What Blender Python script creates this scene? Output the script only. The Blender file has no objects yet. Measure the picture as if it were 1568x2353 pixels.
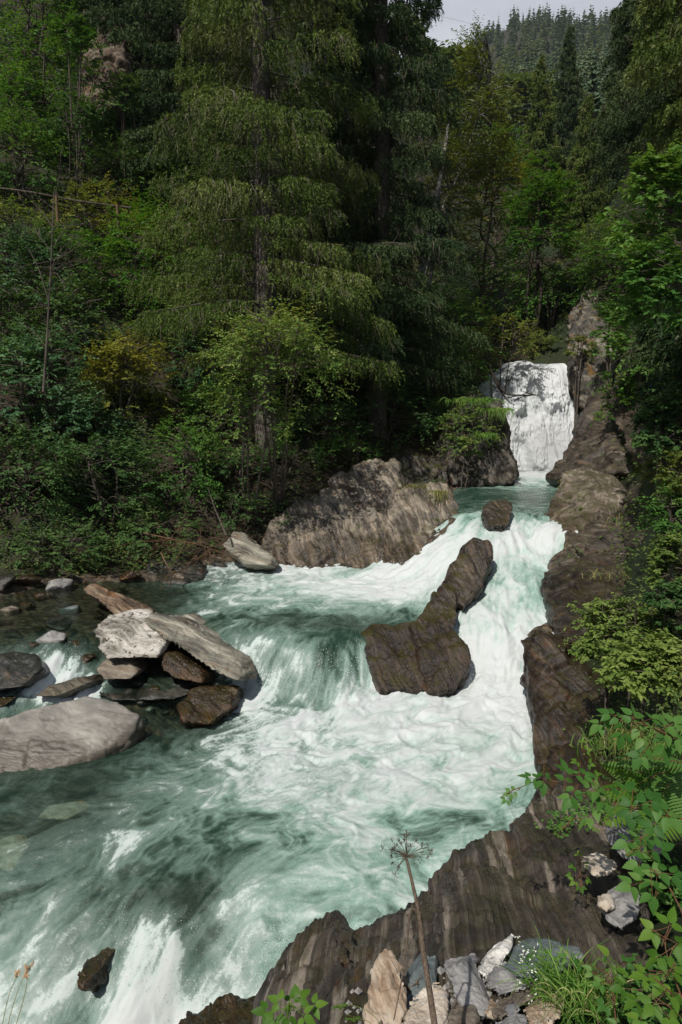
import bpy, bmesh, math, random
import numpy as np
rng = np.random.default_rng(11)
random.seed(11)
scene = bpy.context.scene
COL = scene.collection

# ------------------------------------------------------------------ camera geometry
CAMZ, PITCH, FOC = 5.0, math.radians(8.0), 1570.0      # working units: photo scaled to 1568 x 2353
CP, SP = math.cos(PITCH), math.sin(PITCH)

def ray(px, py):
    cx, cy = (px - 784.0) / FOC, -(py - 1176.5) / FOC
    return np.array([cx, CP + cy * SP, -SP + cy * CP])

def P(px, py, y):
    "world point seen at picture position (px, py), y metres out from the camera"
    d = ray(px, py); return np.array([0, 0, CAMZ]) + d * (y / d[1])

def W(px, py, z):
    "world point seen at (px, py) on the level plane z"
    d = ray(px, py); return np.array([0, 0, CAMZ]) + d * ((z - CAMZ) / d[2])

# ------------------------------------------------------------------ noise
def _h(ix, iy, iz, seed):
    with np.errstate(over='ignore'):
        h = (ix.astype(np.int64) * 374761393 + iy.astype(np.int64) * 668265263 + iz.astype(np.int64) * 2147483647 + seed * 974634541)
        h = (h ^ (h >> 13)) * 1274126177
        h = h ^ (h >> 16)
        h = (h * 2246822519) & 0xffffffff
        h = (h ^ (h >> 15)) & 0xffffff
    return h / float(0x7fffff) - 1.0

def vn(p, seed=0):
    f = np.floor(p); t = p - f; t = t * t * t * (t * (t * 6 - 15) + 10)
    i = f.astype(np.int64); x, y, z = i[:, 0], i[:, 1], i[:, 2]
    tx, ty, tz = t[:, 0], t[:, 1], t[:, 2]
    def L(a, b, u): return a + (b - a) * u
    return L(L(L(_h(x, y, z, seed), _h(x+1, y, z, seed), tx), L(_h(x, y+1, z, seed), _h(x+1, y+1, z, seed), tx), ty),
             L(L(_h(x, y, z+1, seed), _h(x+1, y, z+1, seed), tx), L(_h(x, y+1, z+1, seed), _h(x+1, y+1, z+1, seed), tx), ty), tz)

def fbm(p, o=4, seed=0, lac=2.03, gain=.5):
    a, s, n = 1.0, 0.0, 0.0
    for k in range(o):
        s = s + a * vn(p + 17.3 * k, seed + k); n += a; a *= gain; p = p * lac
    return s / n

def sstep(a, b, x):
    t = np.clip((x - a) / (b - a), 0, 1); return t * t * (3 - 2 * t)

# ------------------------------------------------------------------ RBF
class RBF:
    def __init__(s, X, V, kind='lin', smooth=0.0):
        s.X = np.asarray(X, float); V = np.asarray(V, float); s.kind = kind
        n, d = s.X.shape
        K = s.phi(np.linalg.norm(s.X[:, None] - s.X[None], axis=2)) + (-smooth if kind == 'lin' else smooth) * np.eye(n)
        Q = np.c_[np.ones(n), s.X]
        A = np.block([[K, Q], [Q.T, np.zeros((d+1, d+1))]])
        b = np.concatenate([V, np.zeros((d+1,) + V.shape[1:])])
        w = np.linalg.lstsq(A, b, rcond=None)[0]; s.w, s.c = w[:n], w[n:]
    def phi(s, r):
        if s.kind == 'lin': return r
        return np.where(r > 1e-9, r * r * np.log(np.maximum(r, 1e-9)), 0)
    def __call__(s, Y):
        Y = np.asarray(Y, float); out = []
        for k in range(0, len(Y), 40000):
            y = Y[k:k+40000]
            r = np.sqrt(np.maximum(((y[:, None] - s.X[None])**2).sum(2), 0))
            out.append(s.phi(r) @ s.w + s.c[0] + y @ s.c[1:])
        return np.concatenate(out)

# ------------------------------------------------------------------ mesh helpers
def mk(name, V, F, mat=None, parent=None, smooth=True, attrs=None, loc=None):
    "one mesh object from vertex array V and face array(s) F; loc moves its origin there"
    V = np.asarray(V, np.float32)
    if loc is not None: V = V - np.asarray(loc, np.float32)
    Fs = F if isinstance(F, list) else [F]
    Fs = [np.asarray(f, np.int32) for f in Fs if len(f)]
    me = bpy.data.meshes.new(name)
    me.vertices.add(len(V)); me.vertices.foreach_set('co', V.ravel())
    tot = np.concatenate([np.full(len(f), f.shape[1], np.int32) for f in Fs])
    idx = np.concatenate([f.ravel() for f in Fs])
    me.loops.add(len(idx)); me.loops.foreach_set('vertex_index', idx)
    st = np.concatenate([[0], np.cumsum(tot)[:-1]]).astype(np.int32)
    me.polygons.add(len(tot)); me.polygons.foreach_set('loop_start', st); me.polygons.foreach_set('loop_total', tot)
    me.polygons.foreach_set('use_smooth', np.full(len(tot), smooth))
    for k, a in (attrs or {}).items():
        a = np.asarray(a, np.float32)
        if a.ndim == 1:
            at = me.attributes.new(k, 'FLOAT', 'POINT'); at.data.foreach_set('value', a)
        else:
            at = me.attributes.new(k, 'FLOAT_VECTOR', 'POINT'); at.data.foreach_set('vector', a.ravel())
    me.update(calc_edges=True)
    o = bpy.data.objects.new(name, me); COL.objects.link(o)
    if mat: me.materials.append(mat)
    if parent is not None: o.parent = parent
    elif loc is not None: o.location = loc
    return o

def thing(name, label, cat, loc=(0, 0, 0), group=None):
    o = bpy.data.objects.new(name, None); COL.objects.link(o)
    o.location = loc; o.empty_display_size = .2
    tag(o, label, cat, group); return o

def tag(o, label, cat, group=None, kind=None):
    if label: o['label'] = label
    if cat: o['category'] = cat
    if group: o['group'] = group
    if kind: o['kind'] = kind
    return o

def dup(root, loc, rotz, scl, label, group=None):
    r = root.copy(); COL.objects.link(r); r.location = loc; r.rotation_euler = (0, 0, rotz); r.scale = (scl[0], scl[0], scl[1])
    r['label'] = label
    if group: r['group'] = group
    for ch in list(root.children):
        c = ch.copy(); COL.objects.link(c); c.parent = r
    return r

class MB:
    "collects pieces of geometry, then links them as one mesh"
    def __init__(s): s.V, s.F3, s.F4, s.A, s.n = [], [], [], [], 0
    def add(s, V, F, var=None):
        V = np.asarray(V, float); F = np.asarray(F, int)
        if not len(V) or not len(F): return
        (s.F3 if F.shape[1] == 3 else s.F4).append(F + s.n)
        s.V.append(V); s.n += len(V)
        s.A.append(np.full(len(V), .5) if var is None else (np.full(len(V), float(var)) if np.isscalar(var) else np.asarray(var, float)))
    def tube(s, pts, rad, n=6, var=None):
        s.add(*tube(pts, rad, n), var=var)
    def build(s, name, mat, parent=None, smooth=True, loc=None):
        F = []
        if s.F3: F.append(np.concatenate(s.F3))
        if s.F4: F.append(np.concatenate(s.F4))
        return mk(name, np.concatenate(s.V), F, mat, parent, smooth, {'var': np.concatenate(s.A)}, loc)

def unit(v):
    v = np.asarray(v, float); return v / np.maximum(np.linalg.norm(v, axis=-1, keepdims=True), 1e-9)

def tube(pts, rad, n=6):
    p = np.asarray(pts, float); m = len(p); r = np.broadcast_to(np.asarray(rad, float), (m,))
    t = unit(np.gradient(p, axis=0))
    ref = np.array([0, 0, 1.]) if abs(t[:, 2]).mean() < .8 else np.array([1., 0, 0])
    a = unit(np.cross(t, ref)); b = np.cross(t, a)
    th = np.linspace(0, 2 * np.pi, n, endpoint=False)
    V = p[:, None] + r[:, None, None] * (np.cos(th)[None, :, None] * a[:, None] + np.sin(th)[None, :, None] * b[:, None])
    i = np.arange(m - 1)[:, None] * n; j = np.arange(n)[None]; j2 = (j + 1) % n
    F = np.stack([i + j, i + j2, i + n + j2, i + n + j], -1).reshape(-1, 4)
    return V.reshape(-1, 3), F

def curve(pts, n=10):
    "Catmull-Rom through pts"
    p = np.asarray(pts, float); p = np.vstack([2*p[0]-p[1], p, 2*p[-1]-p[-2]])
    out = []
    for k in range(1, len(p) - 2):
        t = np.linspace(0, 1, n, endpoint=False)[:, None]
        a, b, c, d = p[k-1], p[k], p[k+1], p[k+2]
        out.append(.5 * (2*b + (c-a)*t + (2*a-5*b+4*c-d)*t**2 + (3*b-a-3*c+d)*t**3))
    out.append(p[-2][None]); return np.concatenate(out)

# ------------------------------------------------------------------ materials
class N:
    def __init__(s, name):
        s.m = bpy.data.materials.new(name); s.m.use_nodes = True; s.t = s.m.node_tree; s.t.nodes.clear()
        s.out = s.t.nodes.new('ShaderNodeOutputMaterial')
    def n(s, typ, ins=None, **props):
        nd = s.t.nodes.new('ShaderNode' + typ)
        for k, v in props.items(): setattr(nd, k, v)
        for k, v in (ins or {}).items():
            sk = nd.inputs[k]
            if isinstance(v, bpy.types.NodeSocket): s.t.links.new(v, sk)
            elif isinstance(v, bpy.types.Node): s.t.links.new(v.outputs[0], sk)
            else:
                if isinstance(v, (tuple, list)) and len(v) == 3 and sk.type == 'RGBA': v = (*v, 1)
                sk.default_value = v
        return nd
    def math(s, op, a, b=0.0, clamp=False):
        return s.n('Math', {0: a, 1: b}, operation=op, use_clamp=clamp).outputs[0]
    def vmath(s, op, a, b=None, scale=None):
        d = {0: a}
        if b is not None: d[1] = b
        if scale is not None: d['Scale'] = scale
        nd = s.n('VectorMath', d, operation=op); return nd.outputs['Value' if op in ('DOT_PRODUCT', 'LENGTH') else 'Vector']
    def noise(s, v, scale=5.0, detail=4.0, rough=.55, dist=0.0):
        return s.n('TexNoise', {'Vector': v, 'Scale': scale, 'Detail': detail, 'Roughness': rough, 'Distortion': dist}).outputs[0]
    def ramp(s, f, stops, interp='LINEAR'):
        nd = s.n('ValToRGB', {0: f}); e = nd.color_ramp.elements; nd.color_ramp.interpolation = interp
        while len(e) < len(stops): e.new(.5)
        for k, (p, c) in enumerate(stops):
            e[k].position = p; e[k].color = (*c, 1) if len(c) == 3 else c
        return nd.outputs[0]
    def mr(s, f, a, b, c=0.0, d=1.0, smooth=True):
        return s.n('MapRange', {0: f, 1: a, 2: b, 3: c, 4: d}, interpolation_type='SMOOTHSTEP' if smooth else 'LINEAR').outputs[0]
    def mix(s, f, a, b, blend='MIX'):
        nd = s.n('Mix', {}, data_type='RGBA', blend_type=blend)
        for k, v in ((0, f), (6, a), (7, b)):
            sk = nd.inputs[k]
            if isinstance(v, bpy.types.NodeSocket): s.t.links.new(v, sk)
            else: sk.default_value = (*v, 1) if isinstance(v, (tuple, list)) and len(v) == 3 else v
        return nd.outputs[2]
    def attr(s, name): return s.n('Attribute', attribute_name=name).outputs['Fac']
    def end(s, sh):
        s.t.links.new(sh.outputs[0] if isinstance(sh, bpy.types.Node) else sh, s.out.inputs[0]); return s.m

def leaf_mat(name, stops, trans=.3, rough=.5, hue_noise=.6, spec=.09, gain=2.25):
    stops = [(p, tuple(x * gain for x in c)) for p, c in stops]
    k = N(name); v = k.attr('var')
    g = k.n('NewGeometry'); oi = k.n('ObjectInfo')
    nz = k.noise(g.outputs['Position'], hue_noise, 2)
    f = k.math('ADD', v, k.math('MULTIPLY', k.math('SUBTRACT', nz, .5), .5))
    f = k.math('ADD', f, k.math('MULTIPLY', k.math('SUBTRACT', oi.outputs['Random'], .5), .25), True)
    c = k.ramp(f, stops)
    p = k.n('BsdfPrincipled', {'Base Color': c, 'Roughness': rough, 'Specular IOR Level': spec})
    tcol = k.mix(1.0, c, (1.3, 1.2, .5), 'MULTIPLY')
    t = k.n('BsdfTranslucent', {'Color': tcol})
    return k.end(k.n('MixShader', {0: trans, 1: p.outputs[0], 2: t.outputs[0]}))

def bark_mat(name, c0, c1, scale=6.0, stretch=(1, 1, .15)):
    k = N(name); co = k.n('TexCoord').outputs['Object']
    mv = k.n('Mapping', {'Vector': co, 'Scale': stretch}).outputs[0]
    nz = k.noise(mv, scale * 3, 6, .65)
    n2 = k.noise(co, scale * .3, 3)
    c = k.mix(k.mr(nz, .35, .65), c0, c1)
    c = k.mix(k.math('MULTIPLY', k.mr(n2, .45, .7), .5), c, tuple(x * .5 for x in c0))
    b = k.n('Bump', {'Strength': .8, 'Distance': .02, 'Height': nz})
    return k.end(k.n('BsdfPrincipled', {'Base Color': c, 'Roughness': .85, 'Specular IOR Level': .2, 'Normal': b}))

def rock_mat(name, axis, stops, freq=14.0, low=.7, warp=.5, rust=.3, rustcol=(.16, .07, .03), moss=0.0, mosscol=(.05, .06, .012),
             rough=.6, bump=.5, blotch=None, wetline=None, spots=None, vein=None):
    "layered rock: streaks across the foliation axis, patches of rust, lichen and moss, wet below a line"
    k = N(name); tc = k.n('TexCoord'); co = tc.outputs['Object']; geo = k.n('NewGeometry')
    ax = tuple(unit(axis))
    wn = k.n('TexNoise', {'Vector': co, 'Scale': .9, 'Detail': 2.0}).outputs['Color']
    cw = k.vmath('ADD', co, k.vmath('SCALE', k.vmath('SUBTRACT', wn, (.5, .5, .5)), scale=warp))
    s = k.vmath('DOT_PRODUCT', cw, ax)
    st = k.vmath('ADD', k.vmath('SCALE', cw, scale=low), k.vmath('SCALE', ax, scale=k.math('MULTIPLY', s, freq)))
    n1 = k.noise(st, 1.0, 8, .62)
    n2 = k.noise(st, 3.1, 5, .6)
    big = k.noise(co, 1.1, 4, .6)
    fine = k.noise(co, 40, 5, .7)
    f = k.math('ADD', k.math('MULTIPLY', n1, .62), k.math('MULTIPLY', n2, .28))
    f = k.math('ADD', f, k.math('MULTIPLY', fine, .1))
    f = k.math('ADD', f, k.math('MULTIPLY', k.math('SUBTRACT', big, .5), .35))
    f = k.math('ADD', k.math('MULTIPLY', k.math('SUBTRACT', f, .5), 1.75), .5)
    c = k.ramp(f, stops)
    if blotch:
        c = k.mix(k.math('MULTIPLY', k.mr(k.noise(co, blotch[1], 5, .7), blotch[2], blotch[2] + .1), blotch[3]), c, blotch[0])
    if vein:
        vv = k.noise(k.vmath('ADD', k.vmath('SCALE', cw, scale=low * .8), k.vmath('SCALE', ax, scale=k.math('MULTIPLY', s, freq * .32))), 1.0, 2, .4)
        c = k.mix(k.math('MULTIPLY', k.mr(vv, vein[1], vein[1] + .035), .75), c, vein[0])
    if rust:
        rn = k.noise(st, .8, 4, .7); rb = k.noise(co, 2.3, 3)
        c = k.mix(k.math('MULTIPLY', k.math('MULTIPLY', k.mr(rn, .5, .68), k.mr(rb, .42, .62)), rust * 2), c, rustcol)
    rv = rough
    if spots:
        sp = k.mr(k.noise(co, spots[1], 4, .75), spots[2], spots[2] + .06)
        c = k.mix(sp, c, spots[0])
    if wetline is not None:
        z = k.n('SeparateXYZ', {0: geo.outputs['Position']}).outputs[2]
        wz = k.math('ADD', z, k.math('MULTIPLY', k.math('SUBTRACT', big, .5), .9))
        wet = k.mr(wz, wetline - .12, wetline + .3, 1.0, 0.0)
        c = k.mix(wet, c, k.mix(1.0, c, (.5, .46, .42), 'MULTIPLY'))
        rv = k.mr(wet, 0, 1, rough, .36, False)
    if moss:
        nzz = k.n('SeparateXYZ', {0: geo.outputs['Normal']}).outputs[2]
        mf = k.math('MULTIPLY', k.mr(k.math('ADD', nzz, k.math('MULTIPLY', k.math('SUBTRACT', k.noise(co, 3.5, 6, .7), .5), 1.8)), .75, 1.05), moss)
        c = k.mix(mf, c, k.ramp(k.noise(co, 25, 4), [(.3, tuple(x * .5 for x in mosscol)), (.7, tuple(x * 1.5 for x in mosscol))]))
    h = k.math('ADD', k.math('MULTIPLY', n1, 1.0), k.math('MULTIPLY', n2, .35))
    h = k.math('ADD', h, k.math('MULTIPLY', fine, .18))
    b = k.n('Bump', {'Strength': bump, 'Distance': .07, 'Height': h})
    return k.end(k.n('BsdfPrincipled', {'Base Color': c, 'Roughness': rv, 'Specular IOR Level': .45, 'Normal': b}))

# ------------------------------------------------------------------ rocks
def smooth_np(V, E, it, f=.5):
    n = len(V); deg = np.bincount(E.ravel(), minlength=n).astype(float)[:, None]
    for _ in range(it):
        S = np.zeros_like(V)
        for c in range(3):
            S[:, c] = np.bincount(E[:, 0], V[E[:, 1], c], n) + np.bincount(E[:, 1], V[E[:, 0], c], n)
        V = V + f * (S / np.maximum(deg, 1) - V)
    return V

def normals_np(V, F):
    n = np.cross(V[F[:, 2]] - V[F[:, 0]], V[F[:, 3]] - V[F[:, 1]])
    N_ = np.zeros_like(V)
    for c in range(4):
        for d in range(3): N_[:, d] += np.bincount(F[:, c], n[:, d], len(V))
    return unit(N_)

def remesh(hulls, voxel):
    bm = bmesh.new()
    for pts in hulls:
        b2 = bmesh.new()
        for p in pts: b2.verts.new(tuple(p))
        r = bmesh.ops.convex_hull(b2, input=b2.verts[:])
        bmesh.ops.delete(b2, geom=[g for g in set(r['geom_interior'] + r['geom_unused']) if isinstance(g, bmesh.types.BMVert)], context='VERTS')
        bmesh.ops.recalc_face_normals(b2, faces=b2.faces[:])
        me = bpy.data.meshes.new('t'); b2.to_mesh(me); b2.free(); bm.from_mesh(me); bpy.data.meshes.remove(me)
    me = bpy.data.meshes.new('hull'); bm.to_mesh(me); bm.free()
    o = bpy.data.objects.new('hull', me); COL.objects.link(o)
    md = o.modifiers.new('r', 'REMESH'); md.mode = 'VOXEL'; md.voxel_size = voxel
    dg = bpy.context.evaluated_depsgraph_get(); ev = o.evaluated_get(dg); m2 = ev.to_mesh()
    n = len(m2.vertices); V = np.empty(n * 3, np.float32); m2.vertices.foreach_get('co', V)
    F = np.empty(len(m2.polygons) * 4, np.int32); m2.polygons.foreach_get('vertices', F)
    E = np.empty(len(m2.edges) * 2, np.int32); m2.edges.foreach_get('vertices', E)
    ev.to_mesh_clear(); bpy.data.objects.remove(o); bpy.data.meshes.remove(me)
    return V.reshape(-1, 3).astype(float), F.reshape(-1, 4), E.reshape(-1, 2)

def rock(name, label, cat, hulls, mat, voxel=.05, smooth=4, amp=.06, axis=(1, 0, 0), freq=9.0, ledge=.6, big=.12, bfreq=.9, facet=.0, ffreq=1.6, seed=0, group=None, warp=.35, crack=.8):
    V, F, E = remesh(hulls, voxel)
    V = smooth_np(V, E, smooth)
    c = V.mean(0); c[2] = V[:, 2].min()
    ax = unit(axis)
    Nn = normals_np(V, F)
    if facet:                                        # broken blocks: every cell of a warped lattice is pushed in or out by its own amount
        q = V * ffreq + .35 * np.stack([vn(V * ffreq * .8 + 7 * k, seed + 40 + k) for k in range(3)], 1)
        q = q + ax * (q @ ax)[:, None] * 1.2
        cell = np.floor(q); hsh = _h(cell[:, 0].astype(np.int64), cell[:, 1].astype(np.int64), cell[:, 2].astype(np.int64), seed + 9)
        V = V + Nn * (facet * hsh)[:, None]
        V = smooth_np(V, E, 1)
    V = V + Nn * (big * fbm(V * bfreq + seed * 3.7, 3, seed))[:, None]
    w = V + warp * np.stack([vn(V * .9 + 3.1 * k, seed + 60 + k) for k in range(3)], 1)
    s = w @ ax
    st = w * 1.1 + ax * (s * freq)[:, None]
    n1 = fbm(st, 4, seed + 20)
    n1 = np.sign(n1) * np.abs(n1) ** (1 - .4 * ledge)
    n2 = fbm(V * 5, 4, seed + 30)
    cr = np.abs(fbm(w * 1.6 * bfreq + ax * (s * 1.5)[:, None], 3, seed + 70)); cr2 = np.abs(fbm(V * 3.2 * bfreq + 5, 3, seed + 80))
    groove = np.exp(-(cr / .03) ** 2) * 1.3 + np.exp(-(cr2 / .03) ** 2) * .7
    n3 = fbm(V * 14 + ax * (s * 18)[:, None], 3, seed + 90)
    V = V + Nn * (amp * (n1 + .45 * n2 + .3 * n3 - crack * groove))[:, None]
    o = mk(name, V, F, mat, None, True, None, tuple(c))
    return tag(o, label, cat, group)

def hull(pts, off=(0, .5, -.4), off2=None, k=1.0):
    a = np.array([P(p[0], p[1], p[2] * k) for p in pts]); r = [a, a + np.array(off)]
    if off2 is not None: r.append(a + np.array(off2))
    return np.concatenate(r)

def stone_hull(c, size, rot=0.0, tilt=(0, 0), n=16, seed=0, box=.65):
    r = np.random.default_rng(seed + 500)
    d = unit(r.normal(size=(n, 3))); m = np.abs(d).max(1, keepdims=True)
    d = d / (m * box + (1 - box)) * r.uniform(.85, 1.05, (n, 1))
    p = d * np.array(size) / 2
    for a, (i, j) in ((tilt[0], (1, 2)), (tilt[1], (0, 2)), (rot, (0, 1))):
        ca, sa = math.cos(a), math.sin(a); x, y = p[:, i].copy(), p[:, j].copy()
        p[:, i], p[:, j] = ca * x - sa * y, sa * x + ca * y
    return p + np.asarray(c)
# ------------------------------------------------------------------ river shape
Z = [  # water level seen at picture points
 (1000,1640,.1),(800,1640,.1),(1150,1650,.1),(1000,1750,.03),(1200,1750,0),(700,1750,0),(500,1800,0),(900,1900,0),(1150,1880,0),(1050,1980,0),(700,2050,-.05),
 (350,1750,0),(100,1830,0),(0,1830,0),(300,1950,-.05),(0,2000,-.1),(450,2000,-.05),(600,2120,-.15),(850,2090,-.05),(300,2060,-.16),(100,2060,-.2),(0,2080,-.22),
 (400,2150,-.26),(550,2200,-.45),(300,2200,-.5),(150,2160,-.36),(200,2300,-.8),(0,2300,-.75),(400,2353,-1.0),(550,2320,-.9),(300,2600,-1.3),(-400,2353,-1.0),(-400,1900,-.15),(900,2300,-.6),
 (560,1590,.1),(640,1605,.1),(740,1615,.1),(840,1590,.1),(600,1640,.08),
 (560,1480,.85),(640,1485,.85),(740,1495,.85),(830,1465,.9),(500,1450,.9),
 (500,1380,.95),(600,1330,1.0),(700,1420,.93),(850,1400,.95),(600,1290,1.05),(750,1300,1.05),(900,1370,1.0),(450,1345,1.0),(820,1430,.92),
 (1030,1250,1.95),(980,1275,1.65),(930,1300,1.35),(1000,1320,1.35),(900,1335,1.12),(860,1290,1.2),(950,1380,1.02),
 (1060,1207,2.3),(1150,1207,2.3),(1250,1210,2.34),(1300,1225,2.28),(1150,1250,2.05),(1200,1280,1.8),(1250,1280,1.8),(1150,1330,1.5),(1220,1350,1.4),(1120,1400,1.1),(1220,1420,1.0),
 (1090,1430,.95),(1130,1480,.7),(1190,1490,.65),(1100,1550,.3),(1160,1560,.3),(1210,1610,.15),
 (1150,1183,2.52),(1060,1183,2.52),(1250,1178,2.52),(1060,1120,2.55),(1150,1115,2.55),(1270,1120,2.55),(1200,1090,2.65),(1290,1060,2.75),(1240,1075,2.7),(1190,1050,2.8),
 (100,1420,1.0),(200,1440,.98),(350,1380,.98),(20,1480,.9),(150,1500,.75),(60,1560,.45),(100,1590,.35),(20,1650,.15),(200,1600,.2),(300,1630,.12),(450,1620,.1),(0,1700,.05),(-300,1500,.9),(-300,1650,.2)]
_wp = np.array([W(*q) for q in Z])
waterz = RBF(np.vstack([_wp[:, :2], [[9, 34], [5, 36]]]), np.r_[_wp[:, 2], 2.7, 2.7], 'lin', .02)

BANK = [(-700,2700,-1.2),(-700,1560,.6),(-200,1330,1.0),(0,1385,1.0),(130,1352,1.0),(300,1345,1.0),(430,1332,1.0),(480,1308,1.0),(620,1284,1.05),(760,1288,1.05),(880,1288,1.1),(960,1256,1.8),
 (1050,1235,2.0),(1052,1190,2.5),(1040,1122,2.55),(1180,1108,2.55),(1188,1060,2.7),(1170,1040,2.75),(1330,1035,2.75),(1312,1080,2.7),(1290,1112,2.55),(1265,1170,2.52),(1300,1218,2.4),(1300,1260,2.0),
 (1255,1295,1.7),(1268,1420,1.0),(1205,1450,.9),(1205,1570,.25),(1245,1690,.05),(1245,1770,0),(1220,1870,0),(1230,1960,0),(1150,2080,0),(900,2220,-.3),(700,2300,-.6),(640,2500,-1.),(700,2700,-1.2)]
POLY = np.array([W(*q)[:2] for q in BANK])

def signed(xy):
    "distance to the water's edge: negative in the river"
    A = POLY; B = np.roll(POLY, -1, 0); out = np.empty(len(xy))
    for k in range(0, len(xy), 60000):
        p = xy[k:k+60000]; d = np.full(len(p), 1e9); ins = np.zeros(len(p), bool)
        for a, b in zip(A, B):
            ab = b - a; t = np.clip(((p - a) @ ab) / (ab @ ab), 0, 1)
            d = np.minimum(d, np.linalg.norm(p - a - t[:, None] * ab, axis=1))
            c = (a[1] > p[:, 1]) != (b[1] > p[:, 1])
            ins ^= c & (p[:, 0] < (b[0] - a[0]) * (p[:, 1] - a[1]) / (b[1] - a[1] + 1e-12) + a[0])
        out[k:k+60000] = np.where(ins, -d, d)
    return out

G = [  # slopes of the valley: picture point and distance
 (784,2353,2.9),(1100,2200,3.4),(1568,2353,2.05),(1568,2000,3.6),(300,2700,2.6),(-300,2700,2.6),(1300,2100,3.6),(1568,1700,4.6),(1400,1850,4.6),(1568,1420,7),(1440,1600,8),(1500,1290,10.5),(1420,1280,14),(1568,1050,12),(1480,1100,18),(1568,700,17),(1568,400,26),(1568,100,42),
 (2300,1500,4),(2300,900,8),(2300,400,14),(2300,0,30),(3200,600,10),(3200,0,25),
 (0,1350,14.5),(200,1320,16.5),(0,1150,17.5),(0,850,21),(0,600,26),(0,300,33),(0,0,45),(300,1180,19),(300,900,22.5),(300,650,28),(300,300,38),(300,0,52),(600,1120,20.5),(600,900,25),(600,650,32),(600,300,47),(600,60,66),
 (900,1010,26),(900,750,33),(900,450,50),(900,270,85),(900,190,120),(760,1090,22),(1050,985,28),(1100,880,32),(1100,650,45),(1100,420,85),(1040,180,560),(1100,330,230),(1100,122,640),
 (1250,800,36),(1250,620,60),(1250,450,120),(1250,250,300),(1200,60,700),(1130,88,680),(1160,68,690),(1250,62,710),(1290,104,720),(1320,140,760),(1345,160,800),(1400,560,60),(1400,320,150),(1400,175,420),(1390,130,1000),(1450,108,1050),(1568,95,1100),(1480,500,50),(1568,250,90),(1480,200,300),
 (1000,250,480),(900,270,420),(960,250,600),(1380,800,33),(1440,780,28),(1340,720,36),
 (-700,1300,11),(-700,900,15),(-700,400,25),(-700,-300,45),(-1800,900,10),(-1800,0,22),(-1800,2000,4),(-700,1800,4)]
_gp = np.array([P(*q) for q in G])
KA = 1.5
_ga = np.c_[_gp[:, 0] / _gp[:, 1] * KA, np.log(_gp[:, 1])]
_ge = (_gp[:, 2] - CAMZ) / _gp[:, 1]
_xa = []; _xe = []
for a, y, e in [(-1.2,1000,.3),(-.5,1000,.32),(.1,1300,.25),(.3,1300,.25),(.6,1500,.3),(1.5,1500,.3),(-2,300,.5),(2,300,.5),(-2,1500,.28),(2.2,1500,.28),(0,1.0,-2.5),(1.2,1.0,-2.1),(-1.2,1.0,-3.)]:
    _xa.append((a * KA, math.log(y))); _xe.append(e)
slope = RBF(np.vstack([_ga, _xa]), np.r_[_ge, _xe], 'tps', .002)

def ground_parts(x, y):
    x = np.asarray(x, float); y = np.asarray(y, float)
    xy = np.c_[x, y]; zt = slope(np.c_[x / y * KA, np.log(y)]) * y + CAMZ
    near = (y < 33) & (np.abs(x) < 14); z = zt.copy(); sd = np.full(len(x), 50.0)
    if near.any():
        s = signed(xy[near]); wz = waterz(xy[near]); sd[near] = s
        lft = sstep(-2.2, -3.4, x[near]) * sstep(9.5, 11, y[near])            # shallow side channel
        bed = wz - np.minimum(.02 + .5 * np.maximum(-s, 0), .75 * (1 - lft) + .13 * lft)
        up = wz + .03 + .25 * np.minimum(s, 1.5)
        t = sstep(.1, 2.2, s)
        z[near] = np.where(s < 0, bed, np.maximum(up * (1 - t) + zt[near] * t, wz + .02))
    rough = fbm(np.c_[x, y, np.zeros(len(x))] * .8, 4, 5) * np.clip(.06 * y ** .6, .1, 3.5)
    fine = fbm(np.c_[x, y, np.zeros(len(x))] * 3.1, 3, 8) * .06
    return z + np.where(sd < 0, fine, rough * np.clip(sd / 2, 0, 1) + fine * 1.2), sd

def gz(x, y):
    return float(ground_parts(np.array([x]), np.array([y]))[0][0])

_hs = np.exp(np.linspace(math.log(3.0), math.log(1400), 900))
def hit(px, py):
    "distance at which the slope is met along the line through (px, py)"
    d = ray(px, py); q = d[None] * (_hs / d[1])[:, None]
    z, _ = ground_parts(q[:, 0], q[:, 1]); k_ = np.nonzero(q[:, 2] + CAMZ < z)[0]
    return float(_hs[k_[0]]) if len(k_) else 1400.0

# ------------------------------------------------------------------ ground sheet
na, ny = 480, 640
A_ = np.linspace(-2.1, 2.1, na); Y_ = np.exp(np.linspace(math.log(.75), math.log(1600), ny))
ga, gy = np.meshgrid(A_, Y_); gx = (ga * gy).ravel(); gyy = gy.ravel()
gzv, gsd = ground_parts(gx, gyy)
ii = (np.arange(ny - 1)[:, None] * na + np.arange(na - 1)[None]).ravel()
quads = np.stack([ii, ii + 1, ii + na + 1, ii + na], 1)

k = N('forest_floor_and_river_bed'); co = k.n('NewGeometry').outputs['Position']
sdn = k.attr('shore')
vor = k.n('TexVoronoi', {'Vector': k.n('Mapping', {'Vector': co, 'Scale': (1, 1.3, .6)}).outputs[0], 'Scale': 7.0, 'Randomness': 1.0})
vor2 = k.n('TexVoronoi', {'Vector': co, 'Scale': 17.0})
pc = k.ramp(k.n('SeparateColor', {0: vor.outputs['Color']}).outputs[0], [(0, (.05, .038, .022)), (.35, (.12, .085, .05)), (.6, (.09, .08, .065)), (.85, (.17, .085, .035)), (1, (.2, .18, .14))])
pc2 = k.ramp(k.n('SeparateColor', {0: vor2.outputs['Color']}).outputs[1], [(0, (.06, .045, .03)), (.6, (.12, .1, .07)), (1, (.2, .15, .1))])
bedc = k.mix(k.mr(k.noise(co, 2.0, 3), .4, .6), pc, pc2)
bedc = k.mix(k.mr(vor.outputs['Distance'], .3, .75, 0, .75), bedc, (.02, .016, .012))
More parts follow.
